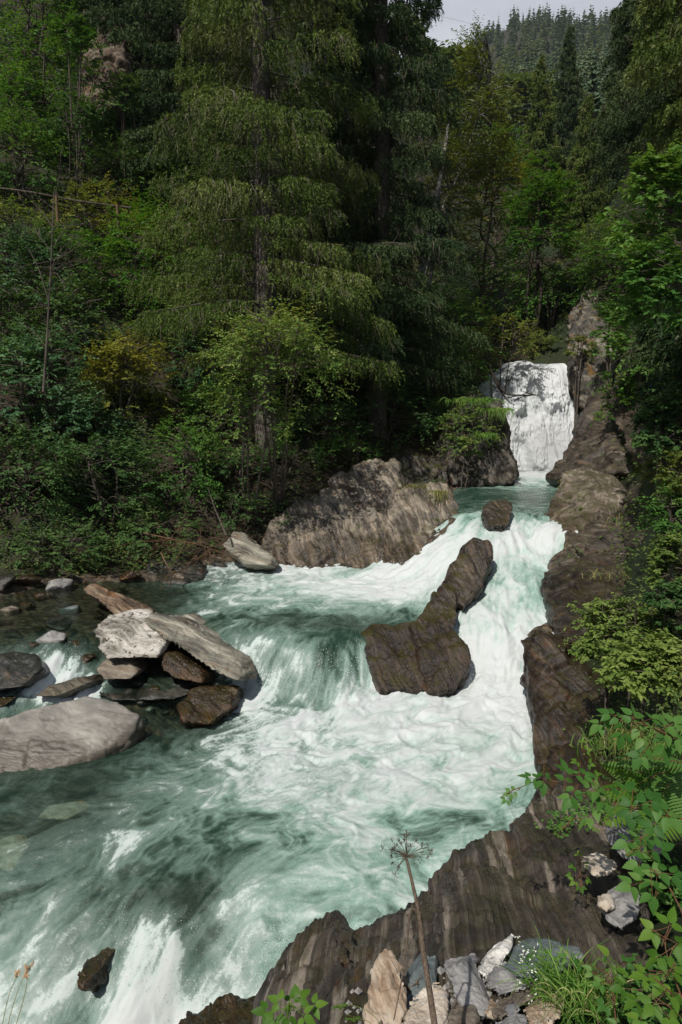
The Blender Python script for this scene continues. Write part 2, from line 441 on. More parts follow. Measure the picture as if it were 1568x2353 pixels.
fl = k.noise(co, 9, 8, .7); fl2 = k.noise(co, .25, 4)
floorc = k.ramp(fl, [(.3, (.008, .007, .004)), (.5, (.03, .022, .012)), (.62, (.055, .036, .02)), (.75, (.05, .052, .018))])
floorc = k.mix(k.mr(fl2, .42, .6), floorc, k.ramp(fl, [(.3, (.008, .012, .005)), (.6, (.022, .034, .01)), (.8, (.05, .06, .02))]))
c = k.mix(k.mr(sdn, .1, .8), bedc, floorc)
hgt = k.math('SUBTRACT', k.math('MULTIPLY', fl, .5), k.math('MULTIPLY', vor.outputs['Distance'], k.mr(sdn, .1, .8, 1, 0)))
b = k.n('Bump', {'Strength': .9, 'Distance': .06, 'Height': hgt})
M_ground = k.end(k.n('BsdfPrincipled', {'Base Color': c, 'Roughness': .75, 'Specular IOR Level': .3, 'Normal': b}))
o = mk('ground', np.c_[gx, gyy, gzv], quads, M_ground, None, True, {'shore': gsd}); o['kind'] = 'structure'

# ------------------------------------------------------------------ water
FOAM = [(1000,1620,1),(800,1620,1),(700,1640,.9),(900,1660,.9),(1150,1600,1),(1200,1680,1),(1150,1500,.8),(1200,1350,.62),(1150,1250,.85),(1250,1230,.95),(1200,1450,.8),(1120,1420,.7),(1170,1300,.6),
 (700,1310,.9),(850,1330,1),(600,1340,.75),(950,1300,.85),(1020,1255,.8),(550,1390,.6),(480,1400,.5),(900,1370,.9),(760,1380,.65),
 (1000,1750,.78),(850,1750,.75),(1100,1780,.7),(1050,1850,.62),(900,1850,.64),(650,1850,.6),(700,1720,.72),(500,1700,.62),(560,1620,.85),(450,1800,.38),(1000,1930,.36),(800,1980,.3),(700,1930,.4),(650,2050,.27),(950,2010,.48),
 (1050,1980,.55),(1180,1880,.4),(1210,1800,.45),(300,1720,.12),(200,1850,.1),(100,1950,.2),(300,1950,.42),(200,2050,.26),(400,2060,.06),(500,1980,.32),(300,2250,.85),(400,2280,.9),(330,2330,.9),(500,2200,.62),(600,2170,.55),(100,2200,.28),
 (50,2090,.4),(200,2330,.5),(0,2330,.3),(150,2150,.25),(450,2130,.3),(370,2190,.6),(200,1790,.1),(60,1790,.05),
 (750,1440,.03),(850,1420,.06),(650,1410,.2),(820,1470,.05),(720,1510,.3),(600,1480,.5),(560,1540,.65),(640,1560,.55),(740,1580,.5),(840,1540,.9),(690,1440,.02),(930,1410,.3),
 (1100,1150,0),(1250,1140,.06),(1070,1125,.05),(1150,1100,.85),(1240,1080,1),(1290,1060,1),(1190,1050,1),(1150,1184,.2),(1060,1186,.4),(1240,1180,.3),(1150,1205,.9),
 (100,1420,-.15),(-100,1400,-.15),(-200,1500,-.15),(0,1350,-.15),(250,1350,-.15),(400,1630,-.1),(300,1590,-.1),(250,1660,-.05),(300,1380,-.1),(400,1360,-.05),(450,1345,.35),(200,1460,-.1),(20,1480,0),(150,1510,.45),(140,1515,.95),(118,1545,1.0),(90,1575,.95),(190,1592,.85),(60,1600,.8),(50,1640,.5),(350,1640,0),(450,1650,.08),(250,1630,.1),(20,1700,.05),(-300,1600,.1),(-300,2000,.3),(900,2250,.5)]
BODY = [(1000,1640,1),(800,1900,1),(1200,1600,1),(1150,1300,1),(1150,1150,.97),(700,1350,1),(750,1450,.72),(850,1430,.7),(650,1500,.6),(740,1570,.6),(560,1400,.8),(480,1370,.55),(440,1345,.5),(350,1380,.08),(200,1440,.04),(50,1450,.02),(-100,1400,0),(-200,1500,0),(0,1350,0),(250,1350,0),(400,1630,0),(300,1590,0),(250,1650,.05),(480,1680,.25),(110,1550,.5),(190,1592,.4),(350,1640,.08),
 (450,1650,.2),(300,1720,.4),(150,1790,.5),(0,1830,.45),(100,1870,.25),(30,1950,.25),(300,1850,.4),(200,1900,.3),(350,1990,.6),(500,1850,.85),(430,2050,.3),(360,2060,.28),(200,2000,.45),(150,2150,.45),(450,2110,.3),(300,2130,.35),(300,2280,.8),(600,2100,.85),(0,2200,.7),(700,2200,.8),(1050,1950,1),(1060,1130,.9)]
FLOW = [((1240,1085),(1180,1130)),((1150,1115),(1150,1185)),((1150,1185),(1150,1230)),((1100,1200),(1030,1250)),((1150,1230),(1190,1300)),((1250,1230),(1200,1290)),((1190,1300),(1150,1420)),((1150,1420),(1140,1520)),((1140,1520),(1080,1640)),
 ((1190,1560),(1200,1680)),((1080,1640),(900,1720)),((1030,1250),(930,1310)),((930,1310),(780,1360)),((780,1360),(600,1370)),((600,1370),(480,1420)),((600,1310),(470,1350)),((800,1440),(700,1510)),((640,1470),(600,1570)),((740,1510),(720,1610)),((840,1470),(830,1600)),
 ((900,1640),(700,1720)),((1200,1700),(1150,1800)),((1150,1800),(950,1900)),((1050,1750),(800,1830)),((700,1720),(450,1800)),((800,1830),(500,1950)),((950,1900),(700,2030)),((1120,1930),(950,2020)),((950,2020),(750,2090)),((450,1800),(150,1930)),((500,1950),(250,2080)),((700,2030),(500,2170)),
 ((150,1930),(-100,2050)),((250,2080),(50,2220)),((500,2170),(350,2300)),((620,2150),(480,2260)),((350,2300),(200,2420)),((50,2220),(-150,2330)),((350,1720),(100,1800)),((100,1800),(-150,1850)),((130,1500),(80,1580)),((80,1580),(0,1680)),((220,1590),(80,1650)),((400,1360),(200,1430)),((200,1430),(120,1500))]

nwa, nwy = 640, 760
wa = np.linspace(-.80, .50, nwa); wy = np.exp(np.linspace(math.log(3.9), math.log(30.4), nwy))
wA, wY = np.meshgrid(wa, wy); wx = (wA * wY).ravel(); wyy = wY.ravel(); wxy = np.c_[wx, wyy]
wz0 = waterz(wxy)

def lev(px, py):                       # position on the water seen at a picture point
    z = 1.0
    for _ in range(25):
        p = W(px, py, z); z = .5 * z + .5 * float(waterz(p[None, :2])[0])
    return W(px, py, z)[:2]
foamR = RBF(np.array([lev(a, b) for a, b, _ in FOAM]), np.array([c for _, _, c in FOAM]), 'lin', .05)
bodyR = RBF(np.array([lev(a, b) for a, b, _ in BODY]), np.array([c for _, _, c in BODY]), 'lin', .05)
_f0 = np.array([lev(*a) for a, b in FLOW]); _f1 = np.array([lev(*b) for a, b in FLOW]); _fd = unit(_f1 - _f0)
# flow field on a coarse raster
RX0, RX1, RY0, RY1, RS = -22., 14., 3., 34., .1
rnx, rny = int((RX1 - RX0) / RS) + 1, int((RY1 - RY0) / RS) + 1
rX, rY = np.meshgrid(RX0 + RS * np.arange(rnx), RY0 + RS * np.arange(rny)); rp = np.c_[rX.ravel(), rY.ravel()]
fl = np.zeros_like(rp)
for k_ in range(0, len(rp), 50000):
    q = rp[k_:k_+50000]; d2 = ((q[:, None] - _f0[None])**2).sum(2); w_ = 1 / (d2 + .08) ** 1.6
    fl[k_:k_+50000] = unit(w_ @ _fd)
cn = np.stack([vn(np.c_[rp * .45, np.zeros(len(rp))], 91), vn(np.c_[rp * .45, np.zeros(len(rp)) + 9], 92)], 1)      # eddies
cn2 = np.stack([vn(np.c_[rp * 1.3, np.zeros(len(rp))], 93), vn(np.c_[rp * 1.3, np.zeros(len(rp)) + 9], 94)], 1)
flr = unit(fl + .38 * cn + .28 * cn2).reshape(rny, rnx, 2)
def samp(r, xy):
    u = np.clip((xy[:, 0] - RX0) / RS, 0, rnx - 1.001); v = np.clip((xy[:, 1] - RY0) / RS, 0, rny - 1.001)
    i, j = u.astype(int), v.astype(int); fu, fv = (u - i)[:, None], (v - j)[:, None]
    return (r[j, i] * (1-fu) + r[j, i+1] * fu) * (1-fv) + (r[j+1, i] * (1-fu) + r[j+1, i+1] * fu) * fv
def lic(xy, freq, length, steps, seed):
    acc = vn(np.c_[xy * freq, np.zeros(len(xy))], seed); n = 1
    for sgn in (1, -1):
        q = xy.copy(); ds = length / steps
        for s_ in range(steps):
            q = q + sgn * ds * samp(flr, q)
            acc = acc + vn(np.c_[q * freq, np.zeros(len(q))], seed); n += 1
    return acc / n * math.sqrt(n) * .62
fm = np.clip(foamR(wxy), -.2, 1.05); bd = np.clip(bodyR(wxy), 0, 1)
L1 = lic(wxy, 2.4, .6, 6, 201); L2 = lic(wxy, 7.0, .26, 6, 202); L3 = lic(wxy, 17.0, .13, 5, 203); L4 = lic(wxy, 33.0, .06, 4, 204)
lip = np.abs(np.gradient(wz0.reshape(nwy, nwa), axis=0) / np.gradient(wY, axis=0)).ravel()
lip = np.maximum(lip, np.abs(np.gradient(wz0.reshape(nwy, nwa), axis=1) / np.gradient(wA * wY, axis=1)).ravel())
for _ in range(3):
    q_ = lip.reshape(nwy, nwa); q_ = np.pad(q_, 4, mode='edge'); lip = sum(q_[4 + i_:4 + i_ + nwy, 4 + j_:4 + j_ + nwa] for i_ in (-4, 0, 4) for j_ in (-4, 0, 4)).ravel() / 9
fast = sstep(.08, .42, lip)
Z0 = np.zeros(len(wx))
w1 = np.c_[vn(np.c_[wxy * 1.3, Z0], 321), vn(np.c_[wxy * 1.3, Z0 + 5], 322)] + .5 * np.c_[vn(np.c_[wxy * 3.7, Z0], 323), vn(np.c_[wxy * 3.7, Z0 + 5], 324)]
adv = wxy - .35 * samp(flr, wxy) * (L1 * .8)[:, None]
pw = adv + .17 * w1
def web(f_, seed, sharp): return np.clip(1 - sharp * np.abs(fbm(np.c_[pw * f_, Z0], 3, seed)), 0, 1)
W1, W2, W3 = web(1.5, 331, 3.2), web(3.6, 341, 3.0), web(8.5, 351, 2.8)
webs = .42 * W1 + .34 * W2 + .3 * W3
patch = fbm(np.c_[pw * .9, Z0], 4, 311); clump = fbm(np.c_[pw * 3.2, Z0], 4, 361)
ridge = np.clip(1 - 2.6 * np.abs(L2 + .35 * L3), 0, 1) * .6 + np.clip(1 - 2.6 * np.abs(L3 + .3 * L4), 0, 1) * .4
streak = .5 * L1 + .36 * L2 + .26 * L3
turb = np.clip(fm, .06, 1)
billow = 1 - 2 * np.abs(fbm(np.c_[pw * 1.7, Z0], 4, 301))
sl = .3 + .7 * fast
disp = turb * (.075 * billow + .022 * clump + .01 * (webs - .4) + sl * (.05 * L1 + .032 * L2) + sl * (.02 * L3 + .009 * L4) + .012 * (1 - fast) * fbm(np.c_[pw * 11, Z0], 2, 381)) + .016 * L2 * sl + .014 * fbm(np.c_[pw * 5, Z0], 3, 371)
sdw = signed(wxy)
disp *= np.clip(1.0 - .3 * np.clip(lip - .6, 0, 1), .5, 1)
still = np.clip((bd - .02) * 5, .12, 1)
wz = wz0 + disp * still
keep = sdw < .9
vid = -np.ones(len(wx), int); 
ii = (np.arange(nwy - 1)[:, None] * nwa + np.arange(nwa - 1)[None]).ravel()
wq = np.stack([ii, ii + 1, ii + nwa + 1, ii + nwa], 1); wq = wq[keep[wq].all(1)]
used = np.unique(wq); vid[used] = np.arange(len(used))
foam_v = fm * .97 + np.clip(.35 + fm * 1.6, .3, 1) * (.34 * patch + .3 * clump + fast * (.26 * streak + .22 * (ridge - .32)) + (1 - .75 * fast) * ((.26 + .3 * sstep(.65, .35, fm)) * (webs - .36) + .08 * streak) + .1 * L4) + np.clip(lip - .35, 0, .5) * .15

k = N('river_water'); geo = k.n('NewGeometry'); co = geo.outputs['Position']
fo = k.attr('foam'); bo = k.attr('body')
fn = k.noise(k.n('Mapping', {'Vector': co, 'Scale': (1, .8, 1)}).outputs[0], 26, 6, .72, .6)
fn2 = k.noise(co, 7, 4, .6, .8)
f = k.math('ADD', fo, k.math('MULTIPLY', k.math('SUBTRACT', fn, .5), .5))
f = k.math('ADD', f, k.math('MULTIPLY', k.math('SUBTRACT', fn2, .5), .3))
fn3 = k.noise(co, 62, 3, .7)
f = k.math('ADD', f, k.math('MULTIPLY', k.math('SUBTRACT', fn3, .5), .34))
fleck = k.math('MULTIPLY', k.mr(k.math('ADD', k.math('MULTIPLY', fn3, .6), k.math('MULTIPLY', fn, .4)), .572, .63), k.mr(k.math('ADD', fo, k.math('MULTIPLY', k.math('SUBTRACT', fn2, .5), .5)), .08, .45, 0, .75))  # white bubble flecks, which also paint sparkle into the water colour
white = k.math('MAXIMUM', k.mr(f, .42, 1.04), fleck)
deep = (.026, .066, .046)
body = k.ramp(k.math('ADD', fo, k.math('MULTIPLY', k.math('SUBTRACT', fn2, .5), .15)), [(.0, deep), (.14, (.085, .145, .108)), (.36, (.225, .355, .29)), (.66, (.39, .515, .455))])
wcol = k.mix(white, body, (.585, .61, .605))
fres = k.n('Fresnel', {'IOR': 1.33})
hb = k.math('ADD', k.math('MULTIPLY', k.noise(co, 11, 5, .65, .5), .6), k.math('ADD', k.math('MULTIPLY', fn, .3), k.math('MULTIPLY', fn3, .18)))
bmp = k.n('Bump', {'Strength': k.mr(fo, .2, .9, .6, .18), 'Distance': .05, 'Height': hb})
k.t.links.new(bmp.outputs[0], fres.inputs['Normal'])
dif = k.n('BsdfPrincipled', {'Base Color': wcol, 'Roughness': k.mr(white, 0, .7, .17, .8, False), 'Specular IOR Level': .5, 'Normal': bmp, 'Subsurface Weight': 0.0})
tr = k.n('BsdfTransparent', {'Color': (.62, .74, .66, 1)})
gl = k.n('BsdfGlossy', {'Roughness': .05, 'Normal': bmp})
clear = k.n('MixShader', {0: fres.outputs[0], 1: tr.outputs[0], 2: gl.outputs[0]})
opq = k.math('MAXIMUM', k.mr(f, .42, .75), bo, True)
M_water = k.end(k.n('MixShader', {0: opq, 1: clear.outputs[0], 2: dif.outputs[0]}))
o = mk('river_water', np.c_[wx, wyy, wz][used], vid[wq], M_water, None, True, {'foam': foam_v[used], 'body': bd[used]}); o['kind'] = 'structure'

# ------------------------------------------------------------------ waterfall
nu, nv = 260, 420
u, v = np.meshgrid(np.linspace(0, 1, nu), np.linspace(0, 1, nv)); u, v = u.ravel(), v.ravel()
topx = np.array([1096,1112,1150,1172,1215,1262,1302,1312]); topy = np.array([935,893,862,838,826,825,829,880])
uu = (topx - topx[0]) / (topx[-1] - topx[0])
tz = np.array([P(a, b, 31.2)[2] for a, b in zip(topx, topy)]); tx = np.array([P(a, 850, 31.2)[0] for a in topx])
zt = np.interp(u, uu, tz) + .22 * fbm(np.c_[u * 9, 0 * u, 0 * u], 3, 88) - .12; xt = np.interp(u, uu, tx)
xb = np.interp(u, [0, .25, 1], [P(1142,1045,29)[0], P(1190,1045,29)[0], P(1352,1045,29)[0]])
zb = 2.55
s_ = np.clip((v - .06) / .94, 0, 1)
yy = np.where(v < .06, 33.5 - (v / .06) * 2.0, 31.5 - 2.1 * s_ ** .55)
zz = np.where(v < .06, zt + .12 - .12 * (v / .06) + .02, zt + (zb - zt) * (.12 * s_ + .88 * s_ ** 1.35))
xx = xt + (xb - xt) * s_ ** 1.7 + (u - .5) * 2 * .16 * vn(np.c_[zz * 1.3, 4 * np.round(u), 0 * zz], 79) + .07 * vn(np.c_[zz * 3.1, 3 * u, 0 * zz], 80)
q = np.c_[xx * 2.6, zz * .55, np.zeros(len(xx))]
q[:, 0] += .5 * vn(np.c_[xx * .9, zz * .5, 0 * xx], 71)
n1 = fbm(q, 5, 72); n2 = fbm(np.c_[xx * 1.3, zz * .9, 0 * xx], 4, 73); n3 = fbm(np.c_[xx * 9, zz * 2.6, 0 * xx], 4, 74); n4 = fbm(np.c_[xx * 14, zz * 9, 0 * xx], 3, 75)
yy = yy - (.3 * n1 + .5 * n2 * s_ + .07 * n3 + .02 * n4) * np.clip(s_ * 4, .1, 1) - .5 * np.exp(-((s_ - .45) / .07) ** 2) * sstep(-.2, .5, n2) - .9 * sstep(.72, 1, s_) * (.6 + .5 * n2)
ff = .98 + .12 * n1 + .26 * n2 + .2 * n3 + .14 * n4
lf = sstep(.62, .3, u + .10 * n2)                               # thin veil over dark rock at the left side
ff = ff - lf * (.34 - .3 * sstep(.45, .85, s_)) + .1 * sstep(.6, 1, s_)
edge = sstep(.90, 1.0, u + .05 * n1) + sstep(.06, 0, u + .03 * n1)
ff = ff - .75 * edge * (1 - .7 * sstep(.75, 1, s_)) + .12 * edge * n3
ff = np.where(v < .05, ff * .7, ff)
bb = np.clip(1 - lf * (1 - sstep(.35, .8, s_)) * .9, 0, 1) * (1 - sstep(.84, .96, u)) * sstep(.0, .08, u)
ii = (np.arange(nv - 1)[:, None] * nu + np.arange(nu - 1)[None]).ravel()
o = mk('waterfall', np.c_[xx, yy, zz], np.stack([ii, ii + 1, ii + nu + 1, ii + nu], 1), M_water, None, True, {'foam': ff, 'body': bb}); o['kind'] = 'structure'

k = N('falling_water'); geo = k.n('NewGeometry'); co = geo.outputs['Position']
sc_ = k.n('Mapping', {'Vector': co, 'Scale': (1, 1, .28)}).outputs[0]
s1 = k.noise(sc_, 3.2, 6, .68, .4); s2 = k.noise(sc_, 11, 5, .7, .3)
f = k.math('ADD', k.attr('foam'), k.math('ADD', k.math('MULTIPLY', k.math('SUBTRACT', s1, .5), .7), k.math('MULTIPLY', k.math('SUBTRACT', s2, .5), .5)))
wc = k.ramp(f, [(.3, (.34, .38, .38)), (.55, (.7, .74, .75)), (.85, (.87, .89, .9))])
bp_ = k.n('Bump', {'Strength': .3, 'Distance': .1, 'Height': k.math('ADD', s1, k.math('MULTIPLY', s2, .4))})
dd = k.n('BsdfDiffuse', {'Color': wc, 'Normal': bp_}); tl = k.n('BsdfTranslucent', {'Color': wc}); mm = k.n('MixShader', {0: .3, 1: dd.outputs[0], 2: tl.outputs[0]})
al = k.math('MAXIMUM', k.mr(f, .2, .62), k.attr('body'), True)
M_fall = k.end(k.n('MixShader', {0: al, 1: k.n('BsdfTransparent').outputs[0], 2: mm.outputs[0]}))
o.data.materials.clear(); o.data.materials.append(M_fall)

# mist drifting off the foot of the fall
k = N('mist'); pv = k.n('VolumePrincipled', {'Color': (.95, .97, 1, 1), 'Density': .0, 'Anisotropy': .2})
co = k.n('TexCoord').outputs['Object']; r_ = k.vmath('LENGTH', co)
dn = k.math('MULTIPLY', k.mr(r_, .15, 1.0, 1.0, 0.0), k.mr(k.noise(co, 2.2, 4, .6), .3, .7))
k.t.links.new(k.math('MULTIPLY', dn, .4), pv.inputs['Density']); k.t.links.new(pv.outputs[0], k.out.inputs[1])
bm = bmesh.new(); bmesh.ops.create_icosphere(bm, subdivisions=4, radius=1.0); me = bpy.data.meshes.new('mist'); bm.to_mesh(me); bm.free(); me.materials.append(k.m)
o = bpy.data.objects.new('mist', me); COL.objects.link(o); o.location = tuple(P(1262, 1035, 28.3)); o.scale = (2.4, 1.6, 2.2); o['kind'] = 'stuff'; o['label'] = 'white mist at the foot of the waterfall'

# spray thrown up where the water breaks
mb = MB()
oct_v = np.array([[1,0,0],[-1,0,0],[0,1,0],[0,-1,0],[0,0,1],[0,0,-1]], float)
oct_f = np.array([[0,2,4],[2,1,4],[1,3,4],[3,0,4],[2,0,5],[1,2,5],[3,1,5],[0,3,5]])
SPR = [((560,1560),(840,1590),600,.16),((820,1480),(850,1600),160,.15),((1060,1560),(1220,1640),500,.22),((1210,1600),(1240,1700),300,.25),((620,1500),(760,1590),200,.08),((250,2170),(560,2270),160,.1),((250,2250),(450,2340),160,.12),
       ((560,2240),(640,2190),300,.14),((860,1290),(1000,1340),320,.18),((1060,1200),(1290,1230),400,.18),((90,1540),(180,1500),150,.1),((150,1600),(230,1590),90,.08),((1175,1060),(1340,1050),2600,.9),((1250,1290),(1270,1420),250,.2),((1050,1330),(1060,1480),160,.2),((650,1330),(880,1380),300,.08)]
VS, FS, n_ = [], [], 0
for (a, b), (c_, d_), n, h in SPR:
    t = rng.uniform(0, 1, n); A0 = lev(a, b); B0 = lev(c_, d_)
    xy = A0 + t[:, None] * (B0 - A0) + rng.normal(0, .13, (n, 2))
    zz_ = waterz(xy) + np.abs(rng.normal(0, h * .55, n)) + .02
    r = rng.uniform(.0012, .0036, n) * (1 + .06 * xy[:, 1])
    V = (np.c_[xy, zz_][:, None] + oct_v[None] * r[:, None, None] * rng.uniform(.7, 1.6, (n, 1, 3))).reshape(-1, 3)
    VS.append(V); FS.append((oct_f[None] + 6 * np.arange(n)[:, None, None]).reshape(-1, 3) + n_); n_ += 6 * n
k = N('spray_drops'); M_spray = k.end(k.n('BsdfPrincipled', {'Base Color': (.85, .88, .88), 'Roughness': .25}))
o = mk('spray', np.concatenate(VS), np.concatenate(FS), M_spray); o['kind'] = 'stuff'; o['label'] = 'white drops of spray above the breaking rapids'
# ------------------------------------------------------------------ rocks
D, Mi, Li = (.018, .014, .011), (.062, .046, .034), (.3, .24, .17)
M_bluff = rock_mat('dark_schist', (1, -.08, .1), [(.25, (.022, .018, .015)), (.45, (.058, .046, .037)), (.58, (.095, .077, .061)), (.72, (.17, .14, .108)), (.86, (.32, .27, .22))], 22, .6, .16, .25, (.16, .075, .03), .35, (.05, .055, .01), .5, .9, vein=((.36, .30, .24), .565), wetline=.5)
M_wall = rock_mat('grey_cliff_schist', (.9, 0, .38), [(.28, (.03, .025, .02)), (.44, (.09, .075, .06)), (.56, (.2, .165, .125)), (.7, (.36, .3, .23))], 7, .9, .4, .25, (.2, .1, .045), .5, (.045, .045, .01), .6, .9, blotch=((.3, .26, .2), 2.6, .54, .55), wetline=1.75)
M_river = rock_mat('wet_brown_schist', (.75, .1, .55), [(.3, (.014, .011, .009)), (.48, (.045, .034, .025)), (.6, (.085, .06, .042)), (.72, (.2, .15, .1))], 9, .8, .6, .4, (.16, .07, .025), .55, (.04, .036, .008), .38, .8, wetline=1.2)
M_fin = rock_mat('fin_schist', (.95, .28, .1), [(.25, (.014, .011, .009)), (.46, (.05, .037, .027)), (.62, (.1, .075, .053)), (.82, (.24, .19, .135))], 11, .7, .3, .35, (.16, .08, .03), .7, (.05, .045, .008), .38, .9, wetline=1.1)
M_fold = rock_mat('folded_grey_schist', (.3, .2, .93), [(.25, (.015, .012, .01)), (.45, (.05, .039, .03)), (.6, (.105, .084, .064)), (.8, (.25, .205, .155))], 12, .9, 1.1, .4, (.15, .075, .03), .4, (.05, .05, .01), .5, .8, wetline=1.9)
M_pale = rock_mat('pale_banded_schist', (.75, .1, -.6), [(.25, (.035, .028, .023)), (.43, (.1, .08, .062)), (.58, (.21, .172, .132)), (.78, (.42, .355, .28))], 12, .9, .9, .3, (.15, .08, .035), .6, (.055, .055, .012), .6, .9, wetline=2.7)
M_dark = rock_mat('dark_mossy_rock', (.8, 0, .5), [(.3, (.012, .011, .009)), (.5, (.035, .03, .024)), (.7, (.13, .11, .085))], 5, 1.0, .5, .3, (.1, .05, .02), .8, (.045, .05, .01), .55, .9, wetline=2.7)
M_lich = rock_mat('lichen_cliff', (.85, 0, .4), [(.25, (.03, .026, .022)), (.45, (.1, .088, .07)), (.62, (.23, .205, .165)), (.82, (.45, .41, .34))], 3.5, 1.0, .6, .5, (.2, .1, .02), .5, (.11, .085, .012), .7, .9, blotch=((.018, .017, .015), 1.0, .49, .85))
M_white = rock_mat('white_mottled_gneiss', (.2, .2, .95), [(.28, (.09, .08, .065)), (.44, (.33, .3, .25)), (.6, (.55, .51, .45)), (.75, (.68, .64, .58))], 8, 1.2, .7, .1, (.2, .13, .07), 0, (.05, .05, .01), .7, .9, spots=((.05, .042, .032), 11, .575), wetline=.55)
M_slab = rock_mat('green_grey_slab', (.35, .25, .9), [(.3, (.07, .062, .05)), (.45, (.19, .175, .14)), (.58, (.3, .28, .22)), (.72, (.45, .41, .33))], 12, .8, .25, .35, (.24, .13, .06), 0, (.05, .05, .01), .65, .9, blotch=((.16, .17, .13), 4, .55, .5), wetline=.6)
M_tan = rock_mat('tan_weathered_slab', (.4, .2, .9), [(.3, (.05, .032, .02)), (.46, (.15, .1, .062)), (.6, (.28, .2, .13)), (.72, (.4, .32, .23))], 13, .8, .25, .6, (.2, .09, .035), 0, (.05, .05, .01), .65, .9, wetline=.95)
M_bigslab = rock_mat('smooth_grey_slab', (.2, .1, .97), [(.2, (.13, .122, .108)), (.42, (.225, .21, .185)), (.6, (.31, .29, .255)), (.8, (.45, .42, .37))], 7, 1.4, .5, .15, (.27, .2, .14), 0, (.05, .05, .01), .7, .45, spots=((.48, .45, .4), 26, .66), wetline=.22)
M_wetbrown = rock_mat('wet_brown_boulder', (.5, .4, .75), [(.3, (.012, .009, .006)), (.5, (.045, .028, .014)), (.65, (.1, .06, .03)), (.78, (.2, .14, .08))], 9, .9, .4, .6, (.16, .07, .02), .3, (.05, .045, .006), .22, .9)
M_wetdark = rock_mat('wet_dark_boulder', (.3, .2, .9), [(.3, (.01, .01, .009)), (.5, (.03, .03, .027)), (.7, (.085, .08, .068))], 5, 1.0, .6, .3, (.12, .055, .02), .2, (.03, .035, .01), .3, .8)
M_greyblock = rock_mat('grey_boulder', (.3, .4, .85), [(.3, (.1, .095, .09)), (.47, (.22, .21, .2)), (.6, (.32, .3, .28)), (.75, (.45, .43, .4))], 4, 1.1, .4, .15, (.25, .2, .15), 0, (.05, .05, .01), .65, .8)
M_stone = {
 'tan': rock_mat('tan_stone', (.8, .3, .3), [(.28, (.24, .16, .1)), (.45, (.42, .32, .23)), (.6, (.52, .45, .36)), (.75, (.6, .55, .47))], 16, 2.5, .12, .6, (.42, .24, .12), 0, rough=.7, bump=.6),
 'green': rock_mat('green_grey_stone', (.2, .1, .95), [(.28, (.07, .085, .085)), (.45, (.12, .145, .145)), (.6, (.18, .2, .195)), (.78, (.28, .29, .27))], 12, 2.5, .12, .2, (.2, .16, .1), 0, rough=.6, bump=.5),
 'grey': rock_mat('grey_stone', (.4, .2, .9), [(.28, (.15, .145, .14)), (.45, (.27, .26, .25)), (.6, (.36, .345, .325)), (.78, (.48, .46, .43))], 14, 2.5, .12, .2, (.32, .24, .17), 0, rough=.7, bump=.6),
 'cream': rock_mat('cream_stone', (.3, .3, .9), [(.28, (.36, .27, .18)), (.45, (.52, .44, .35)), (.6, (.62, .56, .48)), (.78, (.7, .66, .6))], 8, 2.5, .2, .8, (.45, .26, .12), 0, rough=.75, bump=.6),
 'white': rock_mat('white_quartz', (.3, .3, .9), [(.28, (.5, .46, .4)), (.45, (.66, .63, .58)), (.6, (.75, .73, .69)), (.78, (.8, .79, .76))], 8, 3, .2, .3, (.5, .38, .26), 0, rough=.5, bump=.7),
 'brown': rock_mat('brown_stone', (.2, .2, .95), [(.28, (.08, .06, .045)), (.45, (.18, .145, .11)), (.6, (.28, .235, .18)), (.78, (.4, .35, .28))], 16, 2.5, .12, .3, (.2, .1, .05), 0, rough=.75, bump=.8),
 'pebble': rock_mat('speckled_pebble', (.2, .2, .95), [(.28, (.14, .14, .15)), (.45, (.24, .24, .25)), (.6, (.34, .34, .35)), (.78, (.5, .5, .5))], 4, 5, .12, 0, rough=.5, bump=.3)}

# bluff below the viewpoint
AXB = (1, -.1, .12)
rock('rock_bluff', 'dark brown layered bluff streaked with pale veins above the pool', 'rock', [
  hull([(590,2300,4.95),(640,2190,4.75),(700,2098,4.6),(757,2066,4.5),(800,2105,4.4),(818,2145,4.2),(830,2420,2.2),(620,2480,2.7)], (.15, .35, -2.2), (.1, -.1, -1.2)),
  hull([(780,2160,4.25),(890,2112,4.3),(955,2062,4.3),(1020,2050,4.1),(800,2420,2.15),(1050,2420,2.1)], (.1, .3, -2.6)),
  hull([(930,2078,4.3),(1005,2010,4.4),(1060,1952,4.55),(1128,1893,4.7),(1185,1925,4.6),(940,2400,2.2),(1280,2300,2.5)], (.1, .4, -2.6)),
  hull([(1150,1925,4.6),(1200,1882,5.0),(1240,1835,5.5),(1290,1800,6.0),(1420,1840,5),(1230,2300,2.5),(1520,2200,2.6),(1480,1960,3.7)], (.2, .5, -3.0)),
 ], M_bluff, .028, 5, .034, AXB, 16, .8, .06, 1.3, .035, 2.6, seed=3, crack=1.0)

rock('rock_outcrop', 'brown wet outcrop with rusty patch beside the foot of the chute', 'rock', [
  hull([(1196,1570,11.4),(1203,1480,11.5),(1228,1440,11.7),(1262,1452,11.8),(1300,1525,11.2),(1350,1560,10.8),(1420,1600,10.2),(1240,1700,9.7),(1245,1800,9.0),(1380,1760,9.0)], (1.2, 1.6, -.9), k=0.97),
 ], M_river, .045, 4, .05, (.7, -.3, .4), 8, .7, .14, 1.0, .06, 1.4, seed=5)
rock('rock_outcrop', 'low slanting dark slab where the bank meets the foam', 'rock', [
  hull([(1238,1790,9.0),(1262,1705,9.4),(1330,1690,9.2),(1420,1790,7.5),(1250,1850,8.1),(1370,1860,6.4),(1215,1880,8.05),(1225,1950,7.2)], (1.0, .7, -1.0)),
 ], M_river, .04, 4, .045, (.8, -.3, .4), 9, .7, .1, 1.2, .05, 1.6, seed=6)
